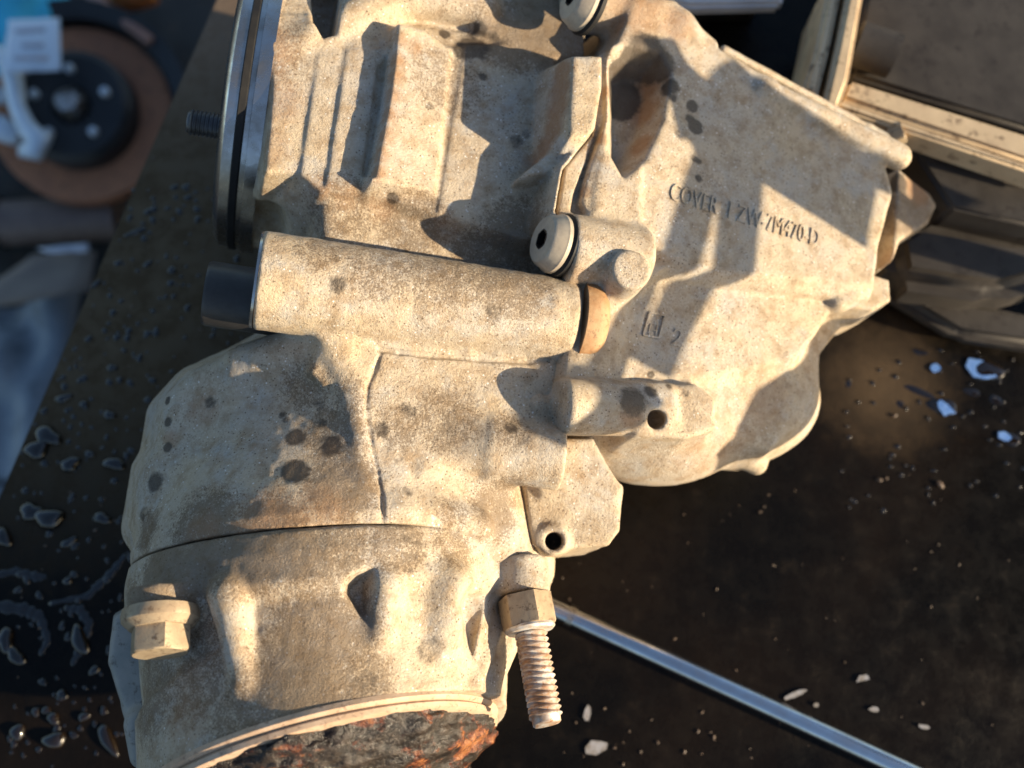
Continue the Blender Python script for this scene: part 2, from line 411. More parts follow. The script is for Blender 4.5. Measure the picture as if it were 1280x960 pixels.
# big pocket between the ribs and the split flange; the flange foot slopes to the lower left
f.cut(cyl(L(270, 330, -130), L(362, 318, -130), 76, 76, 14), 10)
f.put(slab([(716, 70), (752, 70), (752, 110), (741, 168), (712, 172)], BH + 82, -120, .36, 5), 5)
f.put(slab([(738, 72), (746, 82), (748, 110), (738, 165), (700, 209), (690, 268), (705, 285), (730, 285), (760, 190), (764, 72)], BH + 62, -120, .25, 4), 8)
f.put(slab([(712, 166), (742, 164), (704, 210), (652, 217), (682, 194)], BH + 48, -120, .12, 4, .25), 4)
f.cut(pocket([(744, -60), (800, -60), (800, 400), (722, 400), (708, 290), (694, 264), (704, 210), (739, 167), (749, 105), (747, 60)], BH + 62, -300, 0, 2), 2)
f.rough(.6, 24, 3); f.rough(.35, 9, 4)
field_part('bell_housing', f, [(592, 52, 22, .75, 0), (585, 60, 18, .7, 0), (600, 42, 12, .7, 0), (508, 50, 10, .8, 1), (520, 55, 12, .6, 1), (560, 40, 8, .8, 0), (540, 130, 9, .38, 0), (538, 172, 7, .3, 0),
    (605, 92, 6, .7, 0), (585, 88, 6, .5, 0), (650, 175, 12, .5, 0), (660, 165, 8, .5, 0), (615, 50, 9, .5, 0), (492, 252, 9, .7, 0), (497, 110, 8, .3, 0),
    (330, 60, 40, .55, 1), (345, 120, 40, .5, 1), (330, 180, 30, .5, 1), (400, 238, 18, .45, 1), (440, 250, 20, .45, 1), (480, 262, 20, .5, 1), (560, 290, 22, .5, 1),
    (698, 90, 20, 1.0, 1), (696, 112, 22, 1.0, 1), (692, 135, 22, 1.0, 1), (688, 158, 20, 1.0, 1), (676, 182, 16, 1.0, 1), (664, 200, 14, .9, 1), (494, 70, 14, .8, 1), (490, 90, 14, .8, 1), (486, 115, 14, .8, 1), (482, 140, 14, .8, 1), (477, 165, 14, .8, 1), (472, 190, 14, .8, 1), (468, 212, 14, .8, 1),  # rows along the left-facing walls paint warm bounce light in rust colour
    (690, 30, 60, 1.1, 3), (640, 40, 50, .9, 3), (690, 60, 30, 1.2, 3), (600, 320, 40, .7, 3), (430, 260, 50, .6, 3), (520, 280, 50, .7, 3), (340, 60, 60, .5, 3), (560, 100, 60, .5, 3), (650, 300, 50, .9, 3)])

# ---------------------------------------------------------------- right cover
CH = -6
COV_OUT = [(690, -40), (1200, -40), (1200, 700), (650, 700)]
lo, hi = box_of(COV_OUT, -230, 110)
f = Field(lo, hi, 2.5)
# main face
f.put(slab([(760, 70), (790, 10), (840, 8), (872, 52), (1000, 118), (1120, 188), (1132, 230), (1112, 300), (1106, 352), (860, 338), (790, 300), (735, 275), (748, 180)], CH + 46, -190, .22, 8, -.10, 0.0), 10)
f.put(slab([(742, 190), (760, 60), (800, 60), (800, 290), (722, 270)], CH + 62, -150, .1, 5), 10)
# flange strip beside the split line
f.put(slab([(752, 62), (752, 110), (742, 167), (706, 210), (697, 264), (712, 286), (760, 285), (775, 150), (775, 62)], CH + 56, -150, 0, 4), 4)
f.cut(pocket([(749, 50), (763, 55), (761, 140), (735, 215), (727, 250), (738, 276), (722, 272), (714, 262), (718, 240), (747, 160)], CH + 62, CH + 45, .1, 3), 3)
# pocket with its tall left-facing wall
f.cut(pocket([(759, 70), (790, 60), (824, 66), (840, 92), (830, 150), (806, 198), (777, 222), (761, 192)], CH + 56, CH + 12, .5, 5), 6)
# rusty hump at the top left and rim along the upper edge
f.put(cap(L(735, 5, 20), L(845, 35, 26), 40, 26), 18)
f.put(cap(L(845, 40, 28), L(882, 62, 24), 26, 18), 12)
f.put(cap(L(950, 110, 32), L(1122, 196, 14), 15, 20), 6)
f.put(cap(L(868, 58, 34), L(960, 112, 30), 12, 13), 8)
f.put(cap(L(905, 62, -10), L(1085, 160, -50), 6, 6), 4)
f.put(cap(L(1085, 160, -50), L(1110, 178, -58), 7, 12), 6)
# right corner ear
f.put(slab([(1118, 214), (1168, 238), (1180, 251), (1166, 276), (1120, 304), (1108, 330)], CH - 45, -90, .1, 5, -.3), 6)
f.put(slab([(980, 384), (1096, 380), (1066, 402), (1032, 440), (1010, 500), (960, 566), (880, 540), (880, 420)], CH - 50, -150, .05, 12, -.25), 16)
# horizontal ridge under the lettering and lower panel
f.put(cap(L(822, 336, 24), L(1062, 368, -4), 14, 12), 14)
f.put(cap(L(1045, 378, -6), L(1072, 366, -6), 16, 18), 5)
f.put(slab([(1060, 330), (1112, 350), (1114, 376), (1090, 388), (1040, 380)], CH - 20, -120, .1, 5), 5)
f.put(slab([(720, 330), (830, 330), (1052, 378), (1030, 410), (1002, 446), (880, 470), (700, 480)], CH + 16, -190, .2, 7, -.1, -.06), 8)
# drain plug boss with round pad
f.put(cyl(L(706, 312, 40), L(806, 325, 38), 44, 40, 9), 10)
f.put(cyl(L(768, 356, 20), L(790, 337, 88), 29, 25, 5), 5)
f.put(slab([(736, 340), (760, 372), (800, 362), (830, 335), (800, 320)], CH + 48, -80, .15, 6), 10)
# shoulder by the rust collar
f.put(cap(L(745, 395, 0), L(720, 480, -20), 40, 40), 22)
# bracket arm with hole
f.put(cyl(L(698, 508, 22), L(830, 512, 4), 36, 34, 9), 8)
f.put(slab([(800, 482), (870, 478), (897, 500), (894, 538), (860, 548), (796, 544)], CH + 36, -90, .06, 9), 12)
f.cut(cyl(L(812, 524, -40), L(826, 524, 80), 12, 12, 2), 2.5)
f.put(cap(L(668, 512, -16), L(668, 535, -22), 28, 26), 14)
# belly under the arm
f.put(ell(L(810, 512, -110), (150, 106, 112)), 24)
f.put(ell(L(900, 490, -130), (150, 108, 112)), 24)
f.put(cap(L(945, 580, -120), L(930, 565, -110), 16, 16), 10)
# lower tab with hole
f.put(slab([(655, 600), (712, 585), (776, 608), (774, 664), (760, 682), (712, 686), (690, 690), (668, 680)], CH - 42, -150, .05, 7, .1), 10)
f.put(cyl(L(692, 674, -80), L(692, 674, -46), 22, 19, 5), 10)
f.cut(cyl(L(690, 676, -120), L(694, 677, 10), 11, 11, 2), 3)
f.put(slab([(684, 548), (740, 548), (776, 610), (770, 640), (680, 620), (662, 590)], CH - 30, -150, .1, 8, .05, -.15), 14)
f.rough(.8, 30, 7); f.rough(.3, 10, 8)
COVER = field_part('cover', f, [(870, 132, 9, .85, 0), (872, 155, 11, .9, 0), (866, 145, 7, .8, 0), (872, 195, 6, .6, 0), (850, 165, 6, .45, 0), (878, 222, 6, .7, 0), (878, 200, 5, .6, 0),
    (795, 85, 26, 1.1, 0), (775, 120, 30, 1.2, 0), (800, 80, 30, 1.2, 0), (775, 95, 22, 1.1, 0), (835, 105, 14, .8, 0), (820, 85, 20, .9, 0), (845, 120, 8, .6, 0),
    (800, 140, 22, .9, 1), (806, 110, 18, .9, 1), (796, 180, 18, .9, 1), (757, 110, 10, .9, 1), (748, 170, 9, .8, 1), (728, 235, 10, .7, 1),
    (800, 5, 45, .75, 1), (850, 30, 26, .75, 1), (780, 20, 40, .45, 1), (1150, 235, 22, .9, 1), (1105, 330, 20, .6, 1), (1150, 255, 40, .9, 3), (1130, 270, 30, .8, 3), (900, 560, 60, .45, 1), (960, 500, 40, .5, 1), (1125, 225, 16, .8, 0),  # specks at the right ear paint shade into its colour
    (795, 500, 22, .75, 0), (795, 520, 16, .8, 1), (815, 486, 10, .7, 0), (860, 488, 6, .5, 0), (840, 480, 6, .6, 0), (818, 467, 6, .7, 0), (690, 300, 12, .5, 1), (725, 350, 18, .5, 1)])

# ---------------------------------------------------------------- lower housing with the long tube
TH = 6
LOW_OUT = [(130, 270), (730, 270), (730, 720), (130, 720)]
lo, hi = box_of(LOW_OUT, -240, 100)
f = Field(lo, hi, 2.0)
ta, tb = L(322, 350, TH), L(716, 402, TH - 4)
f.put(cyl(ta, tb, 59, 53, 5), 4)
f.cut(cyl(tb + np.array([-2, 0, 0]), tb + np.array([8, 0, 0]), 70, 70, 2), 12)
def d2l(v): v = np.array(v, float); v = v / np.linalg.norm(v); return np.array([v @ e1, v @ e2, v @ e3])
AX = d2l((.09, .945, .31)); AXM = d2l((.27, .82, .50)); AXB = d2l((.12, .88, .42)); C0 = L(409, 700, -205)
def revolve(a, d, prof, back=0.):
    pv, pr = np.array(prof, float).T; a = np.array(a, float)
    def fn(U, V, T):
        x, y, z = U - a[0], V - a[1], T - a[2]; s_ = x * d[0] + y * d[1] + z * d[2]
        r = np.sqrt(np.maximum(x * x + y * y + z * z - s_ * s_, 0)); q = r - np.interp(s_, pv, pr).astype(np.float32)
        return np.maximum(np.maximum(q * .85, pv[0] - s_), s_ - pv[-1])
    m = pr.max() + max(abs(pv[0]), abs(pv[-1])) * .35; e0, e9 = a + d * pv[0], a + d * pv[-1]
    return fn, np.minimum(e0, e9) - [m, 90, m], np.maximum(e0, e9) + [m, 90, m]
f.put(revolve(C0, AX, [(-230, 120), (-190, 170), (-120, 206), (-50, 236), (-16, 245), (-1, 244)]), 10)
# faceted left flank and shoulders
f.put(slab([(205, 486), (240, 456), (300, 440), (345, 424), (395, 430), (436, 490), (446, 640), (220, 690), (170, 640), (182, 565), (196, 545)], -72, -260, .35, 14, .60), 14)
f.put(cap(L(305, 456, -84), L(420, 440, -24), 24, 30), 20)
f.put(slab([(400, 420), (700, 455), (705, 520), (660, 560), (470, 600), (432, 500)], 8, -150, .2, 14, .0), 18)
f.put(slab([(396, 405), (480, 400), (480, 480), (404, 482), (386, 464), (398, 432)], 0, -60, .1, 10), 8)
f.put(cap(L(510, 550, -62), L(610, 562, -16), 36, 38), 22)
f.put(cyl(L(610, 563, -16), L(702, 573, -4), 38, 40, 7), 10)
f.put(slab([(530, 596), (640, 598), (664, 690), (560, 690)], -16, -150, .8, 14, -.30), 24)
f.put(cap(L(340, 640, -30), L(445, 630, 14), 10, 12), 12)
f.put(cap(L(500, 640, 6), L(600, 655, -8), 14, 12), 22)
# parting grooves
def groove(pts, r):
    for a, b in zip(pts[:-1], pts[1:]): f.cut(cap(a, b, r), 2.5)
def on_surf(F, px, py):                   # walk down the view ray to the surface of a field
    d = ray(px, py)
    for s in np.linspace(.78, 1.45, 1400):
        q = EYE + s * d - O3; p = np.array([q @ e1, q @ e2, q @ e3]); i = np.round((p - F.lo) / F.c).astype(int)
        if (i >= 0).all() and (i < F.n).all() and F.F[tuple(i)] < 0: return p
    return L(px, py, 0)
groove([on_surf(f, x, y) for x, y in [(476, 440), (470, 458), (460, 482), (458, 510), (464, 550), (472, 590), (477, 620), (479, 652)]], 2.5)
groove([on_surf(f, x, y) for x, y in [(474, 437), (500, 441), (540, 445), (600, 449), (660, 452), (685, 450)]], 3.2)
f.rough(.7, 24, 11); f.rough(.4, 9, 12)
LOWER = field_part('lower_housing', f, [(427, 355, 13, .62, 0), (620, 392, 14, .5, 0), (622, 402, 12, .55, 2), (370, 542, 14, .8, 0), (366, 586, 18, .95, 0), (414, 552, 15, .75, 0), (480, 535, 13, .6, 0), (395, 505, 9, .5, 0), (400, 525, 8, .5, 0),
    (350, 515, 6, .6, 0), (358, 520, 6, .6, 0), (510, 505, 10, .5, 0), (515, 510, 10, .5, 0), (642, 530, 11, .6, 0), (635, 507, 9, .3, 0),
    (512, 610, 9, .5, 0), (500, 570, 8, .4, 0), (206, 556, 7, .8, 0), (190, 600, 14, .7, 0), (175, 640, 12, .5, 0), (205, 500, 6, .8, 0), (206, 525, 7, .8, 0), (210, 545, 12, .6, 1),
    (330, 650, 50, .6, 1), (400, 640, 40, .55, 1), (250, 665, 30, .6, 1), (250, 510, 24, .5, 1), (260, 500, 10, .6, 0), 
    (545, 655, 18, .62, 2), (520, 645, 14, .6, 2), (620, 640, 40, .8, 3), (640, 615, 34, .7, 3), (570, 640, 30, .5, 3), (205, 600, 9, .5, 2), (200, 625, 10, .5, 2), (430, 600, 50, .9, 3), (420, 540, 46, .7, 3), (440, 500, 40, .5, 3), (560, 520, 50, .6, 3), (500, 530, 36, .6, 3), (640, 535, 30, .6, 3), (480, 325, 60, .55, 3), (560, 335, 60, .65, 3), (640, 348, 60, .7, 3), (400, 310, 40, .5, 3), (380, 480, 40, .6, 3), (250, 660, 60, .8, 3), (330, 660, 50, .8, 3), (180, 660, 30, .8, 3)])
TUBE_DIR = np.array([-1.0, 0, 0])

# ---------------------------------------------------------------- end cover (bottom barrel with fins)
END_OUT = [(110, 640), (720, 640), (720, 1000), (110, 1000)]
lo, hi = box_of(END_OUT, -280, 190)
f = Field(lo, hi, 2.4)
def px_of(p): return d2px(l2d(np.asarray(p, float))[None])[0] if np.ndim(p) == 1 and False else d2px(l2d(np.asarray(p, float).reshape(1, 3)))[0]
AXC = (AX + AXM) / np.linalg.norm(AX + AXM)
s1 = next(q for q in np.arange(100, 400, .5) if px_of(C0 + AXC * q)[1] > 948)
C1 = C0 + AXC * s1
C1 = C1 + np.array([(407 - px_of(C1)[0]), 0, 0])
print('mouth', s1, C1, px_of(C1), px_of(C0))
RM = 214.0
f.put(revolve(C0, AX, [(0, 240), (4, 247), (26, 251), (58, 250), (78, 236), (s1 * .9, 219), (s1 + 120, 212)]), 3)
def radial(px, py, R):                    # point at radius R of the barrel axis seen at px,py
    d = ray(px, py); best = None
    for s_ in np.linspace(.6, 1.5, 4000):
        q = EYE + s_ * d - O3; p = np.array([q @ e1, q @ e2, q @ e3]); x = p - C0; rr = np.linalg.norm(x - AX * (x @ AX))
        if best is None or rr < best[0]: best = (rr, p)
        if rr < R: return p
    return best[1]
f.put(cap(radial(288, 742, 240), radial(304, 848, 234), 25, 11), 6)
f.put(cap(radial(482, 735, 240), radial(476, 790, 228), 18, 12), 16)
f.put(cap(radial(560, 735, 238), radial(556, 790, 228), 30, 20), 18)
f.put(cap(radial(636, 735, 240), radial(590, 862, 224), 15, 8), 6)
f.put(cap(radial(235, 745, 238), radial(205, 760, 238), 24, 26), 14)
f.put(cyl(radial(202, 735, 256), radial(202, 766, 256), 38, 36, 6), 8)
f.put(cyl(radial(650, 700, 266), radial(655, 744, 268), 34, 33, 6), 12)
f.put(cap(radial(632, 790, 232), radial(612, 860, 216), 24, 12), 12)
h1 = radial(470, 745, 247)[2]; h2 = radial(600, 760, 242)[2]
f.cut(pocket([(446, 714), (470, 708), (467, 786), (448, 774), (427, 745), (430, 725)], h1 + 4, h1 - 26, .35, 4), 5)
f.cut(pocket([(585, 740), (626, 732), (604, 800), (592, 838), (580, 790), (576, 755)], h2 + 6, h2 - 24, .25, 4), 5)
f.put(cyl(C1 - AXM * 80, C1 + AXM * 6, 207, RM, 3), 26)
# wide mouth at the lower end, cut square to its own axis
def below(U, V, T): return -((U - C1[0]) * AXM[0] + (V - C1[1]) * AXM[1] + (T - C1[2]) * AXM[2])
f.cut((below, f.lo, f.lo + f.n * f.c), 2)
f.cut(cyl(C1 - AXM * 34, C1 + AXM * 60, 198, 202, 3), 3)
f.rough(.7, 24, 15); f.rough(.4, 9, 16)
field_part('end_cover', f, [(170, 780, 60, .7, 3), (190, 860, 70, .7, 3), (260, 800, 40, .6, 3), (300, 690, 60, .8, 3), (400, 680, 60, .7, 3), (230, 740, 30, .9, 3), (540, 812, 22, .5, 0), (462, 850, 20, .45, 0), (400, 790, 60, 1.0, 3), (380, 840, 70, .95, 3), (440, 780, 50, .8, 3), (450, 850, 50, .7, 3), (330, 870, 60, .7, 3),
    (200, 715, 50, 1.1, 3), (250, 705, 46, 1.1, 3), (310, 695, 46, 1.05, 3), (370, 685, 46, .9, 3), (180, 740, 40, 1.0, 3), (430, 678, 46, .7, 3), (500, 676, 46, .7, 3), (570, 680, 40, .6, 3), (500, 690, 18, .6, 2), (545, 692, 12, .6, 2),
    (240, 850, 60, .6, 3), (300, 900, 60, .6, 3), (230, 900, 40, .4, 1), (620, 880, 20, .6, 1), (590, 870, 20, .4, 1), (520, 690, 40, .35, 0), (300, 820, 12, .25, 0), (610, 790, 20, .3, 1)])

# ---------------------------------------------------------------- lathe / bolt helpers (gearbox frame)
def basis(d):
    d = np.array(d, float); d /= np.linalg.norm(d); a = np.array([0, 0, 1.]) if abs(d[2]) < .9 else np.array([1., 0, 0])
    x = np.cross(a, d); x /= np.linalg.norm(x); return d, x, np.cross(d, x)
def lathe(p0, d, prof, n=48, ang=None, helix=0.0):           # profile [(along, radius)]
    d, x, y = basis(d); p0 = np.array(p0, float); bm = bmesh.new(); rings = []
    for s, r in prof:
        rg = []
        for i in range(n):
            t = 2 * math.pi * i / n; q = p0 + d * (s + helix * i / n) + (x * math.cos(t) + y * math.sin(t)) * r
            rg.append(bm.verts.new(l2w(q)))
        rings.append(rg)
    for a, b in zip(rings[:-1], rings[1:]):
        for i in range(n): bm.faces.new((a[i], a[(i + 1) % n], b[(i + 1) % n], b[i]))
    return bm, rings
def lathe_part(name, p0, d, prof, m, parent=gear, n=48, caps=(True, True), deg=30, label=None):
    bm, rings = lathe(p0, d, prof, n)
    if caps[0] and prof[0][1] > .01: bm.faces.new(rings[0])
    if caps[1] and prof[-1][1] > .01: bm.faces.new(rings[-1])
    return sharp(obj(name, bm_me(bm, name), m, parent, True, label), deg)
def hex_part(name, p0, d, r, ln, m, parent=gear, rot=0., label=None, dome=3):
    d, x, y = basis(d); p0 = np.array(p0, float); bm = bmesh.new(); n = 36; rings = []
    for s, k, cl in ((0, 1, None), (ln - dome, 1, None), (ln - dome * .4, .95, .955), (ln, .86, .86)):
        rg = []
        for i in range(n):
            t = 2 * math.pi * i / n; a = (t + math.pi / 6) % (math.pi / 3) - math.pi / 6
            rr = r * math.cos(math.pi / 6) / math.cos(a)
            rr = min(rr, r * .985) if cl is None else min(rr, r * cl)
            tt = t + rot; rg.append(bm.verts.new(l2w(p0 + d * s + (x * math.cos(tt) + y * math.sin(tt)) * rr)))
        rings.append(rg)
    for a, b in zip(rings[:-1], rings[1:]):
        for i in range(n): bm.faces.new((a[i], a[(i + 1) % n], b[(i + 1) % n], b[i]))
    bm.faces.new(rings[0]); bm.faces.new(rings[-1])
    return sharp(obj(name, bm_me(bm, name), m, parent, True, label), 22)
def thread_part(name, p0, d, ln, r, pitch, m, parent=gear, label=None):
    prof = [(0, r * .9)]; s = 0.
    while s < ln - pitch:
        prof += [(s, r * .85), (s + pitch * .12, r * .85), (s + pitch * .46, r), (s + pitch * .58, r), (s + pitch * .92, r * .85)]; s += pitch
    prof += [(ln - 2, r * .84), (ln, r * .72)]
    bm, rings = lathe(p0, d, prof, 40, helix=pitch * .5)
    # keep the two ends square
    bm.faces.new(rings[-1]); bm.faces.new(rings[0])
    return sharp(obj(name, bm_me(bm, name), m, parent, True, label), 50)

# flange spigot of the bell housing with its seal
a0 = np.array([uu(318), bv, bt]); LEFT = (-1, 0, 0)
sp = lathe_part('spigot', a0, LEFT, [(-14, 190), (-14, 206), (3, 206), (4, 200), (12, 200), (12, 193), (20, 193), (20, 201), (34, 201), (38, 197), (42, 188), (42, 120), (10, 110)], MACH, n=128, label='bright machined spigot ring at the left end')
lathe_part('seal_ring', a0 + np.array([-10, 0, 0]), LEFT, [(0, 190), (0, 200), (2, 204), (10, 204), (12, 200), (12, 190)], RUBBER, sp, 128)
lathe_part('bore_plate', a0 + np.array([-11, 0, 0]), LEFT, [(0, 112), (2, 112), (2, 60)], DARKST, sp, 64)
# studs sticking out to the left
sb = L(286, 160, -95); thread_part('stud', sb + np.array([14, 0, 0]), (-1, .03, 0), 66, 17, 5.2, GREYST, label='dark threaded stud beside the spigot')
# tube mouth
ring = lathe_part('tube_ring', ta + np.array([1, 0, 0]), LEFT, [(0, 30), (0, 57.5), (3, 57), (4, 54), (4, 38), (3, 36), (-30, 36)], MACH, n=96, caps=(False, False), label='machined ring at the open end of the tube')
lathe_part('sleeve', ta + np.array([-24, 6, -60]), LEFT, [(-60, 40), (32, 40), (36, 38), (37, 30), (20, 26)], SLEEVE, n=64, label='dark oily sleeve below the tube mouth')
lathe_part('inner_bush', ta + np.array([14, 0, 0]), LEFT, [(0, 36), (2, 36), (2, 5)], GLASSD, ring, 48)
# rust collar at the right end of the tube
cb = tb
lathe_part('collar', cb + np.array([2, 0, 0]), (1, 0, 0), [(0, 50), (0, 57), (14, 57), (23, 54), (31, 47), (36, 34), (38, 10)], RUSTY, n=96, label='orange rusty collar behind the tube end')

PD = np.array([-.965, -.03, .26]) / np.linalg.norm([-.965, -.03, .26])
def plug(px, py, h, label):
    LEFT = PD
    c = L(px, py, h)
    p = lathe_part('drain_plug', c, LEFT, [(-14, 20), (-14, 34), (-6, 35), (-5, 38), (0, 38), (3, 36), (14, 32), (17, 29), (18, 12.5)], PLUG, n=64, caps=(True, False), label=label)
    # hexagonal socket
    d, x, y = basis(LEFT); bm = bmesh.new(); rs = []
    for s, r in ((18.2, 13.5), (18.4, 11.5), (4, 11.0)):
        rs.append([bm.verts.new(l2w(c + d * s + (x * math.cos(i * math.pi / 3 + .3) + y * math.sin(i * math.pi / 3 + .3)) * r)) for i in range(6)])
    for a, b in zip(rs[:-1], rs[1:]):
        for i in range(6): bm.faces.new((a[i], a[(i + 1) % 6], b[(i + 1) % 6], b[i]))
    bm.faces.new(rs[-1]); obj('hex_socket', bm_me(bm), DARKST, p, False)
    lathe_part('washer', c - PD * 15, LEFT, [(0, 30), (0, 40), (6, 41), (9, 38)], RUBBER, p, 48)
    return p
plug(692, 304, 46, 'domed drain plug with a hex socket beside the round boss')
plug(728, 2, 76, 'domed plug with a hex socket at the upper edge')

# flange bolt of the end cover, its stud nut and stud
EDN = AXB
bp = radial(202, 760, 262)
fb = hex_part('flange_bolt', bp + EDN * 14, EDN, 33, 36, BOLT, rot=.20, label='dusty hexagon flange bolt on the left of the end cover', dome=4)
lathe_part('bolt_flange', bp + EDN * 2, EDN, [(0, 38), (0, 41), (7, 42), (13, 41), (21, 33)], BOLT, fb, 48)
SDN = d2l((.17, .88, .42))
npos = radial(655, 744, 270)
nb = hex_part('flange_nut', npos + np.array(SDN) * 2, SDN, 34, 38, BOLT, rot=.1, label='dusty hexagon nut on the long stud', dome=3)
lathe_part('washer', npos + np.array(SDN) * 39, SDN, [(0, 20), (0, 30), (3, 31), (6, 28), (7, 19)], ZINC, nb, 48)
thread_part('long_stud', npos + np.array(SDN) * 44, SDN, 108, 20, 7.2, THREAD, label='long rusty threaded stud pointing out of the nut')
# small bolt at the upper edge of the cover
hex_part('small_bolt', L(1112, 172, -58), (.5, -.2, .5), 18, 22, BOLT, rot=.3, label='small square looking bolt at the far edge of the cover')
# rim ring of the mouth, gasket layers and burnt grease
rimc = C1
bmx, bmy = basis(AXM)[1:]
lathe_part('mouth_rim', rimc - AXM * 2, AXM, [(0, RM - 16), (0, RM + 2), (6, RM + 4), (9, RM + 1), (10, RM - 2), (13, RM + 1), (18, RM), (20, RM - 6), (20, RM - 14), (0, RM - 16)], GASKET, n=160, caps=(False, False), label='pale double rim round the open mouth')
bm = bmesh.new(); bmesh.ops.create_icosphere(bm, subdivisions=6, radius=1)
for v in bm.verts:
    c = v.co.copy(); n1 = mnoise.fractal(c * 3.2, 1, 2, 5) * .08 + mnoise.ridged_multi_fractal(c * 9, 1, 2, 4, 1, 2) * .022
    r = 1 + n1
    q = rimc + (bmx * c.x + bmy * c.y) * 200 * r + AXM * (c.z * 74 * r + 10)
    v.co = Vector(l2w(q))
obj('grease_lump', bm_me(bm), GREASE, gear, True, 'black and orange burnt grease bulging out of the mouth')
# mounting ears along the left side of the end cover
f = Field(*[np.array(x) for x in (lo, hi)], 3.0)
f.put(slab([(140, 770), (158, 760), (192, 830), (215, 905), (196, 960), (172, 955), (150, 880), (134, 830)], -195, -275, .1, 8, .3), 8)
f.put(cap(L(176, 905, -190), L(178, 944, -190), 20, 15), 10)
f.rough(1.2, 20, 21)
EAR = simple('grey_green_casting', (.22, .22, .20), (.30, .28, .25), 60, (.5, .7), .1, .3, third=(.12, .10, .08))
field_part('side_plate', f, [], EAR, label='grey green casting edge behind the left side of the end cover')

# deep body under the housings, standing on the bench
lo, hi = box_of([(200, 40), (1060, 40), (1060, 900), (200, 900)], -470, -100)
f = Field(lo, hi, 5.0)
f.put(slab([(480, 90), (1000, 180), (1000, 370), (800, 505), (700, 550), (640, 620), (590, 800), (310, 800), (310, 600), (480, 440)], -130, -460, .0, 12), 6)
zz = [d2w(l2d(np.array([[0., 0, 0], [1, 0, 0], [0, 1, 0], [0, 0, 1]])))[:, 2]][0]
def under(U, V, T): return ((zz[0] + (zz[1] - zz[0]) * U + (zz[2] - zz[0]) * V + (zz[3] - zz[0]) * T) / S) - 1.0
f.cut((under, f.lo, f.lo + f.n * f.c), 3)
field_part('deep_casing', f, [])

# raised lettering on the cover
from mathutils.bvhtree import BVHTree
cov_me = COVER.data; gl = np.array(gear_base)
bv_t = BVHTree.FromPolygons([v.co for v in cov_me.vertices], [p.vertices for p in cov_me.polygons])
UP = dirw((0, 0, 1)); GB_V = Vector(gear_base)
def zero_attr(me):
    at = me.attributes.new('stain', 'FLOAT_COLOR', 'POINT'); at.data.foreach_set('color', np.zeros(len(me.vertices) * 4, np.float32)); return me
def lettering(txt, p_start, p_end, size, name='lettering', rise=2.2, hh=40):
    cu = bpy.data.curves.new('t', 'FONT'); cu.body = txt; cu.size = 1; cu.resolution_u = 3; cu.offset = 0
    to = bpy.data.objects.new('t', cu); col.objects.link(to); bpy.context.view_layer.update()
    me = bpy.data.meshes.new_from_object(to.evaluated_get(bpy.context.evaluated_depsgraph_get())); bpy.data.objects.remove(to)
    a, b = L(*p_start, hh), L(*p_end, hh); n = len(me.vertices); co = np.zeros(n * 3); me.vertices.foreach_get('co', co); co = co.reshape(-1, 3)
    wd = co[:, 0].max() - co[:, 0].min(); ex = (b - a) / wd; un = (b - a) / np.linalg.norm(b - a); ey = np.array([un[1], -un[0], 0]) * size
    bm = bmesh.new(); bm.from_mesh(me)
    bmesh.ops.triangulate(bm, faces=bm.faces); bmesh.ops.subdivide_edges(bm, edges=[e for e in bm.edges if e.calc_length() > .15], cuts=1)
    rows_, hs_, pts_ = [], [], []
    for v in bm.verts:
        q = a + ex * v.co.x + ey * v.co.y + ex * .12 * v.co.y; wp = Vector(l2w(q))
        h = bv_t.ray_cast(wp + UP * .05 - GB_V, -UP); x, y = v.co.x / wd, v.co.y
        rows_.append([1, x, y, x * x, x ** 3, x * y]); pts_.append(wp); hs_.append((h[0] + GB_V - wp).dot(UP) if h[0] else 0.)
    A_ = np.array(rows_); cf = np.linalg.lstsq(A_, np.array(hs_), rcond=None)[0]   # smooth seat for the letters on the cast face
    for v, wp, hh_ in zip(bm.verts, pts_, A_ @ cf if len(txt) > 2 else hs_): v.co = wp + UP * (hh_ + rise * S)
    r = bmesh.ops.extrude_face_region(bm, geom=bm.faces[:])
    for g in r['geom']:
        if isinstance(g, bmesh.types.BMVert): g.co -= UP * (rise + 3) * S
    return obj(name, zero_attr(bm_me(bm)), CAST, COVER, False)
lettering('COVER  1 ZW-7M470-D', (832, 253), (1028, 304), 37, rise=1.9)
lettering('2', (848, 424), (861, 427), 36, rise=1.8)
lettering('H', (817, 412), (828, 414), 22, rise=1.5)
def mark_bar(pa, pb, wd, name='frame_mark'):
    bm = bmesh.new(); a, b = L(*pa, 30), L(*pb, 30); n = np.array([-(b - a)[1], (b - a)[0], 0]); n = n / np.linalg.norm(n) * wd
    vs = []
    for z in (2.4, -4):
        for p in (a - n, a + n, b + n, b - n):
            wp = Vector(l2w(p)) + UP * .05; h = bv_t.ray_cast(wp - GB_V, -UP); q = h[0] + GB_V if h[0] else wp - UP * .05
            vs.append(bm.verts.new(q + UP * z * S))
    for q in ((0, 1, 2, 3), (7, 6, 5, 4), (0, 4, 5, 1), (1, 5, 6, 2), (2, 6, 7, 3), (3, 7, 4, 0)): bm.faces.new([vs[i] for i in q])
    return obj(name, zero_attr(bm_me(bm)), CAST, COVER, False)
for a, b in (((816, 388), (808, 416)), ((816, 388), (836, 391)), ((808, 416), (829, 419)), ((836, 391), (829, 419))): mark_bar(a, b, 1.3)

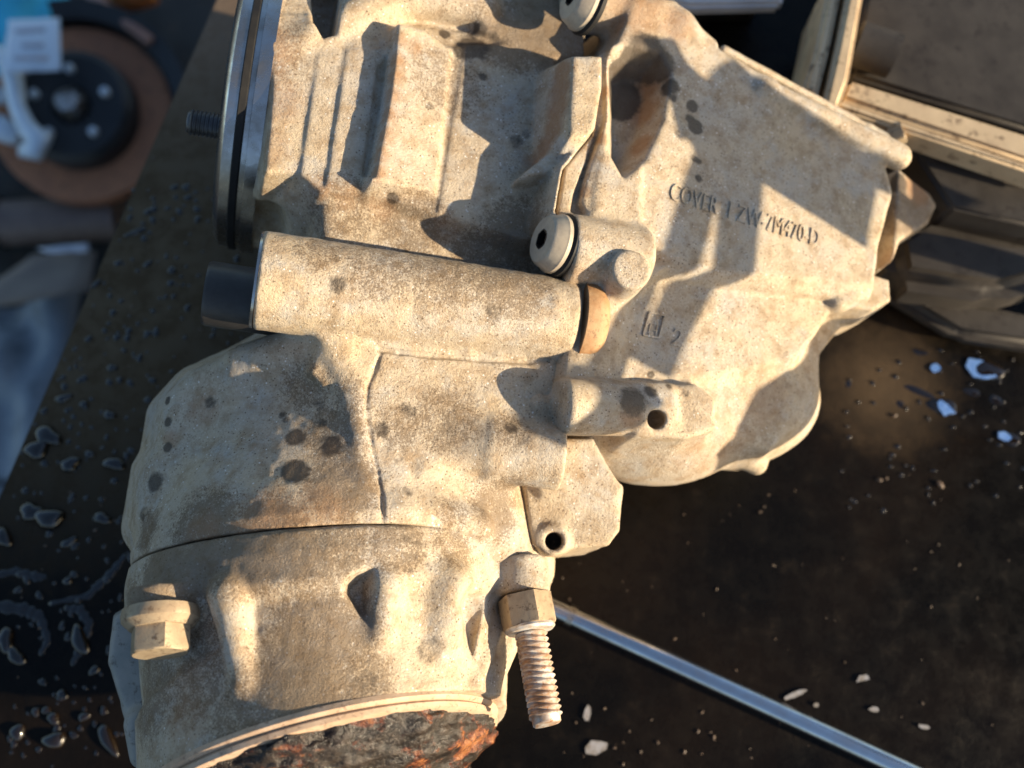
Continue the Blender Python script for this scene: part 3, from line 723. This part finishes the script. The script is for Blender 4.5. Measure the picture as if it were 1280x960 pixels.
# ------------------------------------------------------------------ things built on levels (px outline on a level z, extruded down)
def prism(bm, px, z, depth, taper=0.):
    pts = [bench(x, y, z) for x, y in px]; c = sum(pts, Vector()) / len(pts)
    top = [bm.verts.new(p) for p in pts]; bot = [bm.verts.new(p + (p - c) * taper - Vector((0, 0, depth))) for p in pts]
    n = len(pts); bm.faces.new(top); bm.faces.new(bot[::-1])
    for i in range(n): bm.faces.new((top[i], bot[i], bot[(i + 1) % n], top[(i + 1) % n]))
def prism_part(name, px, z, depth, m, parent, bev=.003, taper=0., label=None):
    bm = bmesh.new(); prism(bm, px, z, depth, taper)
    bmesh.ops.recalc_face_normals(bm, faces=bm.faces)
    if bev: bmesh.ops.bevel(bm, geom=bm.edges[:], offset=bev, segments=3, affect='EDGES', clamp_overlap=True)
    return sharp(obj(name, bm_me(bm, name), m, parent, True, label), 40)
def tube_bm(bm, pts, r, n=16, flat=1.0):
    pts = [Vector(p) for p in pts]; rings = []
    for i, p in enumerate(pts):
        t = (pts[min(i + 1, len(pts) - 1)] - pts[max(i - 1, 0)]).normalized()
        a = Vector((0, 0, 1)) if abs(t.z) < .9 else Vector((1, 0, 0)); x = t.cross(a).normalized(); y = x.cross(t)
        rr = r[i] if isinstance(r, (list, tuple)) else r
        rings.append([bm.verts.new(p + x * math.cos(2 * math.pi * k / n) * rr + y * math.sin(2 * math.pi * k / n) * rr * flat) for k in range(n)])
    for a, b in zip(rings[:-1], rings[1:]):
        for k in range(n): bm.faces.new((a[k], a[(k + 1) % n], b[(k + 1) % n], b[k]))
    bm.faces.new(rings[0]); bm.faces.new(rings[-1])

# ------------------------------------------------------------------ workbench
e_a, e_b = bench(268, 0), bench(-2, 620)
dv = (e_a - e_b).normalized(); p_top = e_a + dv * .55; p_bot = e_b - dv * .45
wb = empty('workbench', (0.5, 0.2, -.85), 'dark oil covered steel workbench top under the gearbox', 'workbench')
bm = bmesh.new()
out = [p_bot, Vector((1.1, p_bot.y, 0)), Vector((1.1, p_top.y, 0)), p_top]
vt = [bm.verts.new(p) for p in out]; vb_ = [bm.verts.new(p - Vector((0, 0, .012))) for p in out]
bm.faces.new(vt); bm.faces.new(vb_[::-1])
for i in range(4): bm.faces.new((vt[i], vb_[i], vb_[(i + 1) % 4], vt[(i + 1) % 4]))
bmesh.ops.recalc_face_normals(bm, faces=bm.faces)
bmesh.ops.bevel(bm, geom=bm.edges[:], offset=.002, segments=2, affect='EDGES')
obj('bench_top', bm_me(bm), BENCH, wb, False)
for (x, y) in ((out[0].x + .12, out[0].y + .1), (1.0, out[0].y + .1), (1.0, out[2].y - .1), (out[3].x + .1, out[3].y - .1)):
    bm = bmesh.new(); bmesh.ops.create_cube(bm, size=1, matrix=Matrix.Translation((x, y, -.4335)) @ Matrix.Diagonal((.05, .05, .833, 1)))
    obj('leg', bm_me(bm), DARKST, wb, False)
GROUND = simple('oil_stained_ground', (.03, .026, .023), (.012, .011, .011), 9, (.6, .85), 0, .4, 60, third=(.06, .04, .03))
bm = bmesh.new(); bmesh.ops.create_grid(bm, x_segments=2, y_segments=2, size=30, matrix=Matrix.Translation((0, 0, -.85)))
tag(obj('ground', bm_me(bm), GROUND, None, False), kind='structure')

for a_, b_ in (((1.08, out[0].y + .02), (1.08, out[2].y - .02)), ((out[0].x + .02, out[0].y + .02), (1.08, out[0].y + .02)), ((out[3].x + .02, out[3].y - .02), (1.08, out[2].y - .02))):  # unseen panels added to stop sun passing under the bench
    bm = bmesh.new(); vs = [bm.verts.new((x, y, z)) for (x, y), z in ((a_, -.014), (b_, -.014), (b_, -.8), (a_, -.8))]; fc = bm.faces.new(vs); n_ = Vector((b_[1] - a_[1], a_[0] - b_[0], 0)).normalized() * .01
    r = bmesh.ops.extrude_face_region(bm, geom=[fc])
    for g in r['geom']:
        if isinstance(g, bmesh.types.BMVert): g.co += n_
    obj('shade_panel', bm_me(bm), DARKST, wb, False)

# oil drops, streaks and crumbs on the bench
def drop(bm, px, py, rx, ry, hgt, rot=0., seed=0):
    c = bench(px, py, 0); n, m = 18, 6; sc = (c - CAM).length / FOC; rows = []
    rs = random.Random(seed); ph = [rs.uniform(0, 6.28) for _ in range(3)]
    for j in range(m):
        e = j / m * math.pi / 2; rr = math.cos(e) ** .8; z = math.sin(e)
        row = []
        for i in range(n):
            t = 2 * math.pi * i / n; wv = 1 + .14 * math.sin(2 * t + ph[0]) + .10 * math.sin(3 * t + ph[1]) + .05 * math.sin(5 * t + ph[2])
            x, y = math.cos(t) * rx * rr * wv, math.sin(t) * ry * rr * wv
            row.append(bm.verts.new(c + Vector(((x * math.cos(rot) - y * math.sin(rot)) * sc, (x * math.sin(rot) + y * math.cos(rot)) * sc, z * hgt * sc - .0002))))
        rows.append(row)
    top = bm.verts.new(c + Vector((0, 0, hgt * sc)))
    for a, b in zip(rows[:-1], rows[1:]):
        for i in range(n): bm.faces.new((a[i], a[(i + 1) % n], b[(i + 1) % n], b[i]))
    for i in range(n): bm.faces.new((rows[-1][i], rows[-1][(i + 1) % n], top))
bm = bmesh.new()
big = [(46, 562, 20, 13), (62, 648, 20, 17), (88, 580, 15, 11), (143, 580, 16, 11), (137, 519, 9, 8), (105, 506, 8, 6), (5, 672, 12, 14), (86, 678, 12, 7), (85, 726, 7, 7), (128, 648, 13, 9), (112, 568, 8, 6),
       (78, 868, 8, 7), (67, 898, 9, 9), (22, 915, 9, 13), (68, 925, 15, 13), (135, 925, 10, 24), (105, 896, 8, 7), (58, 888, 7, 6), (118, 838, 8, 7), (45, 890, 7, 6), (185, 205 + 60, 7, 5), (170, 290, 16, 5), (185, 330, 9, 4), (120, 355, 10, 4), (215, 338, 8, 6), (155, 438, 5, 4), (150, 475, 6, 5), (185, 500, 7, 5), (80, 498, 12, 7), (60, 545, 22, 13), (40, 640, 18, 14), (140, 460, 8, 6), (100, 475, 6, 4), (20, 820, 10, 16), (100, 800, 12, 22), (8, 800, 12, 18)]
for i, (x, y, a, b) in enumerate(big): drop(bm, x, y, a * .8, b * .8, min(a, b) * .6, random.uniform(-.4, .8), i)
for i in range(420):
    y = random.uniform(230, 960); xl = max(5, 262 - y * .43); x = random.uniform(xl + 6, 330)
    r = random.choice([1.6, 2, 2.4, 3, 4]) ; drop(bm, x, y, r * 1.2, r, r * .5, random.uniform(0, 3), i + 100)
def streak(pts, rs):
    P = []; R = []
    for i in range(len(pts) - 1):
        for k in range(8):
            t = k / 8; P.append(Vector(bench(pts[i][0] + (pts[i + 1][0] - pts[i][0]) * t, pts[i][1] + (pts[i + 1][1] - pts[i][1]) * t, 0))); R.append((rs[i] + (rs[i + 1] - rs[i]) * t) * S * .9 * (1 + .25 * math.sin(i * 8 + k * 1.7)))
    tube_bm(bm, P, R, 12, .2)
streak([(-20, 722), (20, 714), (48, 722), (60, 720)], [5, 7, 8, 2])
streak([(-20, 755), (30, 762), (50, 770), (60, 800), (48, 822)], [9, 12, 9, 6, 3])
streak([(80, 760), (100, 762), (112, 780), (100, 812), (88, 835)], [4, 9, 8, 8, 2])
streak([(60, 755), (110, 745), (140, 715), (160, 690)], [3, 6, 7, 3])
tag(obj('oil_drops', bm_me(bm), OIL), 'wet drops and runs of dark oil on the left of the bench', 'oil', kind='stuff')
CRUMB = simple('dirt_crumbs', (.07, .045, .03), (.16, .11, .075), 150, (.4, .6), 0, .3)
bm = bmesh.new(); rr = random.Random(9)
def crumb(px, py, r):
    c = bench(px, py, 0); M = Matrix.Translation(c + Vector((0, 0, r * S * .4))) @ Matrix.Rotation(rr.uniform(0, 6), 4, 'Z') @ Matrix.Diagonal((r * S * rr.uniform(.8, 1.8), r * S * rr.uniform(.6, 1), r * S * .6, 1))
    bmesh.ops.create_icosphere(bm, subdivisions=1, radius=1.0, matrix=M)
for i in range(60):
    x, y = rr.uniform(700, 1280), rr.uniform(560, 955); crumb(x, y, rr.choice([.9, 1.2, 1.6, 2]))
for i in range(22): crumb(rr.gauss(840, 60), rr.gauss(930, 20), rr.choice([1.5, 2, 2.6]))
for i in range(60):
    y = rr.uniform(100, 900); crumb(rr.uniform(max(10, 270 - y * .43), 260), y, rr.choice([1.4, 2, 2.6]))
for x, y, r in ((1100, 600, 4), (1108, 598, 3), (1175, 606, 5), (1118, 520, 4), (950, 640, 3)): crumb(x, y, r)
tag(obj('dirt_crumbs', bm_me(bm), CRUMB, None, False), 'scattered crumbs of dirt and metal on the dark bench', 'dirt', kind='stuff')
bm = bmesh.new()
for i, (x, y, a, b) in enumerate([(1232, 462, 26, 16), (1170, 460, 9, 7), (1178, 508, 22, 12), (1215, 490, 12, 6), (1262, 548, 18, 8), (1245, 500, 12, 6), (1150, 440, 12, 5), (1060, 480, 6, 5), (1125, 505, 7, 5), (1253, 545, 7, 6), (1150, 490, 30, 5)]):
    drop(bm, x, y, a * .8, b * .8, b * .16, -.4, i + 900)
for i in range(60): drop(bm, rr.uniform(1040, 1280), rr.uniform(430, 640), rr.uniform(2, 4), rr.uniform(1.6, 3), 1.6, 0, i + 700)
tag(obj('oil_puddles', bm_me(bm), OIL), 'small glossy oil puddles on the right of the bench', 'oil', kind='stuff')

# white paint flakes and rag bits
FLAKE = simple('white_flake', (.34, .34, .36), (.20, .175, .15), 200, (.5, .7), 0, .2)
def flake(px, py, a, b, rot, label, m=None):
    c = bench(px, py, 0); bm = bmesh.new(); n = 7; rs = random.Random(px)
    k = (c - CAM).length / FOC; vs = []
    for i in range(n):
        t = 2 * math.pi * i / n; w_ = rs.uniform(.55, 1.2); x, y = math.cos(t) * a * w_ * k, math.sin(t) * b * w_ * k
        vs.append(bm.verts.new(c + Vector((x * math.cos(rot) - y * math.sin(rot), x * math.sin(rot) + y * math.cos(rot), .0011))))
    fc = bm.faces.new(vs); r = bmesh.ops.extrude_face_region(bm, geom=[fc])
    for g in r['geom']:
        if isinstance(g, bmesh.types.BMVert): g.co.z -= .0008
    tag(obj('paint_flake', bm_me(bm), m or FLAKE, None, False), label, 'flake', 'pale flakes on the dark bench')
flake(746, 933, 16, 8, .3, 'largest pale flake on the dark bench below the long stud')
flake(734, 892, 4, 9, -.2, 'narrow upright pale flake above the largest flake')
flake(994, 868, 13, 3.5, .35, 'long thin pale flake on the bench above the steel rod')
flake(1092, 886, 6, 3.5, -.2, 'tiny pale flake on the bench nearest above the lower end of the rod')
flake(1078, 848, 11, 4, .3, 'brownish pale flake lying alone farther up the dark bench')
flake(1154, 908, 6, 3, -.2, 'small pale flake on the bench at the far lower right')
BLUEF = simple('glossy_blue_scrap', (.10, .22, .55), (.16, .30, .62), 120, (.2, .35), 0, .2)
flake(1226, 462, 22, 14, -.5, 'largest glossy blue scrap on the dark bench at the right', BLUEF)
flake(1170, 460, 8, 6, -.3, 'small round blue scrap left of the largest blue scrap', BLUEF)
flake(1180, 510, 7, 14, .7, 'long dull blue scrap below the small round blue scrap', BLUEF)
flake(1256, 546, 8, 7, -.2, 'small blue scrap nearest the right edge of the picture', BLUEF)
flake(1020, 881, 4, 3, -.2, 'tiny pale flake right under the long thin flake')

# steel rod lying on the bench
CHROME = simple('polished_steel_rod', (.72, .73, .75), (.55, .55, .57), 50, (.12, .25), 1.0, .03)
r0, r1 = bench(640, 736, .006), bench(1180, 984, .006)
rod = empty('steel_rod', (r0.x, r0.y, 0), 'long straight polished steel rod lying on the bench at the lower right', 'rod')
bm = bmesh.new(); tube_bm(bm, [r0.lerp(r1, i / 12) for i in range(13)], .0058, 24)
sharp(obj('shaft', bm_me(bm), CHROME, rod), 40)
bm = bmesh.new(); q = r0.lerp(r1, .135); tube_bm(bm, [q, q + (r1 - r0).normalized() * .004], .0066, 24)
sharp(obj('rod_band', bm_me(bm), MACH, rod), 40)

# ------------------------------------------------------------------ second casting at the upper right
CAST_SUN = simple('sunlit_cast_metal', (.50, .37, .23), (.60, .46, .29), 40, (.5, .7), .1, .25, 250, third=(.22, .15, .09))  # bright copy of the casting metal, sunlight put into the colour
CAST_SHADE = simple('shaded_cast_metal', (.036, .031, .027), (.052, .046, .041), 30, (.5, .7), .0, .25, 250, third=(.026, .022, .020), spec=.25)  # dark copy of the same metal, shade put into the colour
sc_ = empty('engine_casting', bench(1200, 200, 0), 'second brown grey engine casting with a long flat rail behind the gearbox', 'casting')
ZT = .085
prism_part('rail', [(1050, 122), (1062, 98), (1320, 178), (1320, 214)], ZT, .03, CAST_SUN, sc_, .003, label='sunlit flat rail of the casting')
prism_part('rail_lip', [(1046, 134), (1050, 124), (1320, 217), (1320, 226)], ZT + .003, .02, CAST_SUN, sc_, .002)
prism_part('end_flange', [(1030, 130), (1046, 60), (1066, -40), (1086, -40), (1062, 100), (1048, 138)], ZT + .008, .06, CAST_SUN, sc_, .003)
prism_part('outer_flange', [(1003, 112), (1020, 60), (1040, -40), (1058, -40), (1038, 60), (1022, 124)], ZT + .004, .07, CAST_SUN, sc_, .003)
prism_part('inner_wall', [(1064, 94), (1090, -40), (1330, -40), (1330, 176)], ZT - .025, .05, CAST_SHADE, sc_, .003)
prism_part('side_wall', [(1130, 168), (1130, 160), (1320, 226), (1320, 290), (1190, 260)], ZT - .02, .06, CAST_SHADE, sc_, .004)
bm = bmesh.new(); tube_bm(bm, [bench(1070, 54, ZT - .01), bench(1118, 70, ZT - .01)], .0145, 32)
sharp(obj('round_boss', bm_me(bm), CAST_SHADE, sc_), 40)
prism_part('lower_body', [(1110, 290), (1150, 268), (1330, 300), (1330, 350), (1250, 372), (1120, 352)], .05, .045, CAST_SHADE, sc_, .012, label='rounded dark lower body of the casting')
prism_part('foot', [(1100, 360), (1130, 356), (1330, 400), (1330, 440), (1200, 420)], .02, .018, CAST_SHADE, sc_, .006)
WHITEP = simple('white_painted_plate', (.55, .56, .58), (.45, .45, .47), 30, (.4, .6), 0, .1)
wp = empty('painted_plate', bench(905, -10, 0), 'pale painted plate showing at the top edge behind the gearbox', 'plate')
prism_part('panel', [(820, -50), (990, -50), (978, 5), (860, 8), (836, 2)], .05, .012, WHITEP, wp, .003)
prism_part('stand', [(850, -30), (960, -30), (955, -12), (860, -12)], .037, .037, DARKST, wp, .002)

# ------------------------------------------------------------------ things on the ground at the left
GZ = -.85
def gpt(px, py, z=0.): return bench(px, py, GZ + z)
RUSTD = simple('rusty_disc', (.40, .17, .09), (.50, .22, .115), 25, (.6, .85), .1, .2, 200, third=(.26, .12, .07))
BLKP = simple('black_painted_hub', (.018, .020, .024), (.03, .032, .036), 20, (.4, .6), .1, .1)
PALEB = simple('pale_blue_alloy', (.72, .80, .88), (.58, .66, .74), 20, (.35, .55), .3, .15)
zc = .16; cen = gpt(102, 143, zc); kk = (cen - CAM).length / FOC
bd = empty('brake_disc', gpt(88, 128, 0), 'rusty brake disc with black five bolt hub lying on the ground left of the bench', 'brake disc')
nrm = Vector((.10, -.22, 1)).normalized(); qx = nrm.orthogonal().normalized(); qy = nrm.cross(qx)
def disc_bm(prof, n=72, c=cen):
    bm = bmesh.new(); rg = []
    for s, r in prof: rg.append([bm.verts.new(c + nrm * s + (qx * math.cos(2 * math.pi * i / n) + qy * math.sin(2 * math.pi * i / n)) * r) for i in range(n)])
    for a, b in zip(rg[:-1], rg[1:]):
        for i in range(n): bm.faces.new((a[i], a[(i + 1) % n], b[(i + 1) % n], b[i]))
    bm.faces.new(rg[-1]); bm.faces.new(rg[0]); return bm
R1 = 98 * kk; RH = 62 * kk
sharp(obj('rotor', bm_me(disc_bm([(-.05, R1 * .5), (-.03, R1), (0, R1), (.001, R1 - .004), (.001, RH)])), RUSTD, bd), 30)
hub = sharp(obj('hub', bm_me(disc_bm([(.0, RH + .002), (.035, RH), (.045, RH - .01), (.045, .03), (.035, .022)])), BLKP, bd), 30)
for a in range(5):
    t = 2 * math.pi * a / 5 + .38; q_ = Vector((math.cos(t), math.sin(t), 0)); q_ = (q_ - nrm * q_.dot(nrm)).normalized(); c = cen + q_ * RH * .62
    sharp(obj('bolt_stud', bm_me(disc_bm([(.04, .007), (.053, .007), (.056, .005)], 20, c)), PALEB, hub), 30)
sharp(obj('centre_nut', bm_me(disc_bm([(.03, .026), (.052, .024), (.068, .016), (.07, .008)], 32)), MACH, hub), 30)
# dust shield arc behind the disc
bm = bmesh.new(); rg = []
for i in range(40):
    t = -0.25 + 2.1 * i / 39; q = (Vector((1, 0, 0)) * math.cos(t) + Vector((0, 1, 0)) * math.sin(t)); q = (q - nrm * q.dot(nrm)).normalized()
    rg.append([bm.verts.new(cen + q * (R1 * a) + nrm * b) for a, b in ((1.05, -.03), (1.05, .02), (1.24, .03), (1.26, -.01), (1.24, -.05))])
for a, b in zip(rg[:-1], rg[1:]):
    for i in range(5): bm.faces.new((a[i], a[(i + 1) % 5], b[(i + 1) % 5], b[i]))
bm.faces.new(rg[0]); bm.faces.new(rg[-1])
sharp(obj('dust_shield', bm_me(bm), BLKP, bd, True, 'black curved dust shield round the far side'), 40)
# calliper bracket
br = empty('calliper_bracket', gpt(20, 150, 0), 'pale bluish curved metal bracket lying over the left of the disc', 'bracket')
bm = bmesh.new(); zz = zc + .075
tube_bm(bm, [gpt(x, y, zz) for x, y in ((-20, 60), (10, 75), (18, 105), (22, 135), (34, 160), (50, 178), (46, 190), (26, 188))], [.014, .016, .014, .012, .014, .018, .015, .010], 14, .8)
obj('arm', bm_me(bm), PALEB, br)
bm = bmesh.new(); tube_bm(bm, [gpt(-40, 115, zz - .02), gpt(-10, 118, zz - .02), gpt(10, 122, zz - .02)], [.016, .016, .010], 14, .7); tube_bm(bm, [gpt(-40, 150, zz - .03), gpt(0, 160, zz - .03), gpt(24, 172, zz - .02)], [.02, .02, .014], 14, .7)
obj('lug', bm_me(bm), PALEB, br)
# paper tag and blue glove
PAPER = simple('pale_blue_paper', (.78, .86, .95), (.72, .80, .90), 12, (.6, .8), 0, .08)
INK = simple('faded_ink', (.40, .45, .55), (.50, .44, .46), 30, (.7, .8), 0, 0)
tg = empty('paper_tag', gpt(40, 60, zc + .10), 'pale blue paper tag with faded writing lying on the brake disc', 'tag')
def patch(px, z, nx=10, ny=8, amp=.006, seed=1):
    A, B_, C_, D_ = [gpt(x, y, z) for x, y in px]; bm = bmesh.new(); g = []
    for i in range(nx + 1):
        row = []
        for j in range(ny + 1):
            u, v = i / nx, j / ny; p = (A * (1 - u) + B_ * u) * (1 - v) + (D_ * (1 - u) + C_ * u) * v
            p = p + Vector((0, 0, amp * mnoise.noise(Vector((u * 3 + seed, v * 3, seed)))))
            row.append(bm.verts.new(p))
        g.append(row)
    for i in range(nx):
        for j in range(ny): bm.faces.new((g[i][j], g[i + 1][j], g[i + 1][j + 1], g[i][j + 1]))
    r = bmesh.ops.extrude_face_region(bm, geom=bm.faces[:])
    for q in r['geom']:
        if isinstance(q, bmesh.types.BMVert): q.co.z -= .002
    return bm
obj('sheet', bm_me(patch([(10, 24), (74, 22), (76, 88), (4, 90)], zc + .11, amp=.004)), PAPER, tg)
for (x0, y0, x1, y1) in ((18, 36, 56, 34), (26, 54, 54, 53), (16, 70, 60, 70)):
    pts = [(x0, y0), (x1, y1), (x1, y1 + 5), (x0, y0 + 5)]
    obj('ink_line', bm_me(patch(pts, zc + .122, 6, 1, .003)), INK, tg)
CYAN = simple('cyan_rag_cloth', (.05, .50, .75), (.08, .60, .85), 15, (.7, .9), 0, .2)
bm = bmesh.new(); bmesh.ops.create_icosphere(bm, subdivisions=4, radius=1)
c0 = gpt(4, 24, .12)
for v in bm.verts:
    n_ = 1 + .25 * mnoise.noise(v.co * 2.3) + .1 * mnoise.noise(v.co * 6); v.co = c0 + Vector((v.co.x * .10 * n_, v.co.y * .14 * n_, v.co.z * .09 * n_))
tag(obj('rag', bm_me(bm), CYAN), 'crumpled cyan blue rag at the upper left corner', 'rag')
# dark shaft on the ground
sh = empty('drive_shaft', gpt(40, 276, 0), 'dark brown steel shaft lying on the ground left of the bench', 'shaft')
BRST = simple('brown_dark_steel', (.17, .125, .11), (.22, .165, .145), 25, (.5, .7), .3, .15)
bm = bmesh.new(); tube_bm(bm, [gpt(-60, 282, .06), gpt(150, 272, .06)], 26 * kk, 32); sharp(obj('tube', bm_me(bm), BRST, sh), 40)
bm = bmesh.new(); tube_bm(bm, [gpt(-50, 281, .06), gpt(4, 278, .06)], 30 * kk, 32); sharp(obj('end_sleeve', bm_me(bm), BLKP, sh), 40)
# grey sheet metal and brown board
GREYP = simple('grey_blue_sheet', (.20, .235, .27), (.27, .30, .33), 5, (.35, .6), .1, .15, 60, third=(.12, .14, .16))
gp = empty('sheet_metal', gpt(20, 480, 0), 'dull blue grey sheet metal panel leaning below the bench edge', 'panel')
bm = patch([(-80, 392), (100, 365), (60, 600), (-80, 600)], .05, 16, 16, .05, 3); obj('panel', bm_me(bm), GREYP, gp)
bm = patch([(-80, 606), (60, 600), (40, 720), (-80, 720)], .03, 12, 12, .05, 5); obj('folded_edge', bm_me(bm), GREYP, gp)
BOARD = simple('brown_board', (.24, .19, .155), (.30, .24, .19), 12, (.7, .85), 0, .2)
bo = tag(obj('board', bm_me(patch([(-60, 392), (40, 318), (120, 314), (110, 364)], .12, 8, 4, .01, 8)), BOARD), 'grey brown flat board between the shaft and the grey panel', 'board')
LIGHTP = simple('pale_strip_metal', (.75, .75, .80), (.65, .65, .70), 20, (.4, .6), .2, .1)
tag(obj('metal_strip', bm_me(patch([(46, 310), (110, 304), (110, 314), (60, 316)], .14, 6, 2, .004, 2)), LIGHTP), 'pale metal strip on the ground below the dark shaft', 'strip')
PINK = simple('rusty_pink_bar', (.50, .30, .24), (.42, .24, .19), 15, (.6, .8), .1, .2)
bm = bmesh.new(); tube_bm(bm, [gpt(70, -40, .2), gpt(188, 52, .2)], 6 * kk, 20); tag(obj('steel_bar', bm_me(bm), PINK), 'rusty pinkish bar beyond the brake disc at the top', 'bar')
ORNG = simple('orange_rusty_block', (.50, .18, .05), (.35, .11, .04), 20, (.5, .7), .1, .2)
bm = bmesh.new(); bmesh.ops.create_icosphere(bm, subdivisions=3, radius=1)
for v in bm.verts: v.co = gpt(152, -6, .1) + Vector((v.co.x * .06, v.co.y * .025, v.co.z * .03)) * (1 + .2 * mnoise.noise(v.co * 3))
tag(obj('rusty_lump', bm_me(bm), ORNG), 'orange rusty metal lump at the top beside the bench edge', 'scrap metal')

# ------------------------------------------------------------------ added rack out of view at the right, shaped only to shade the cover
rack = None
def along(px, py, h, s): return Vector(l2w(L(px, py, h))) + L_w * s
rk = empty('shade_rack', (0.62, 0.06, 0), 'added unseen rack of bars and plates that shades the gearbox cover', 'shadow caster')
DS = .34
def shade_bar(a, b, r, name):
    bm = bmesh.new(); p, q = along(*a, 40, DS), along(*b, 40, DS)
    tube_bm(bm, [p, q], r, 14); sharp(obj(name, bm_me(bm), DARKST, rk), 40)
def shade_plate(px, name, th=.004, h=40):
    bm = bmesh.new(); t = [bm.verts.new(along(x, y, h, DS)) for x, y in px]; fc = bm.faces.new(t)
    r = bmesh.ops.extrude_face_region(bm, geom=[fc])
    for g in r['geom']:
        if isinstance(g, bmesh.types.BMVert): g.co += L_w * th
    obj(name, bm_me(bm), DARKST, rk, False)
shade_plate([(770, 42), (826, 46), (846, 78), (872, 98), (905, 70), (955, 108), (1150, 212), (1125, 318), (965, 232), (940, 235), (905, 205), (890, 225), (864, 205), (846, 172), (830, 172), (822, 130), (790, 62)], 'plate')
shade_plate([(868, 470), (905, 446), (1000, 440), (1050, 404), (1112, 372), (1130, 392), (1056, 448), (1012, 560), (940, 604), (860, 560), (850, 520)], 'plate', h=-60)
shade_plate([(1118, 200), (1170, 215), (1215, 250), (1180, 305), (1118, 330)], 'plate', h=-62)
shade_bar((885, 190), (828, 345), .0065, 'bar')
shade_bar((935, 200), (916, 345), .0075, 'bar')
shade_bar((916, 345), (862, 470), .0075, 'bar')
shade_bar((828, 345), (785, 480), .0075, 'bar')
shade_bar((785, 480), (742, 570), .010, 'bar')
p = along(1140, 230, 40, DS); q = along(862, 470, 40, DS)
for a in (p, along(1120, 205, 40, DS)):
    bm = bmesh.new(); tube_bm(bm, [a, Vector((a.x + .02, a.y, 0))], .006, 12); sharp(obj('leg', bm_me(bm), DARKST, rk), 40)
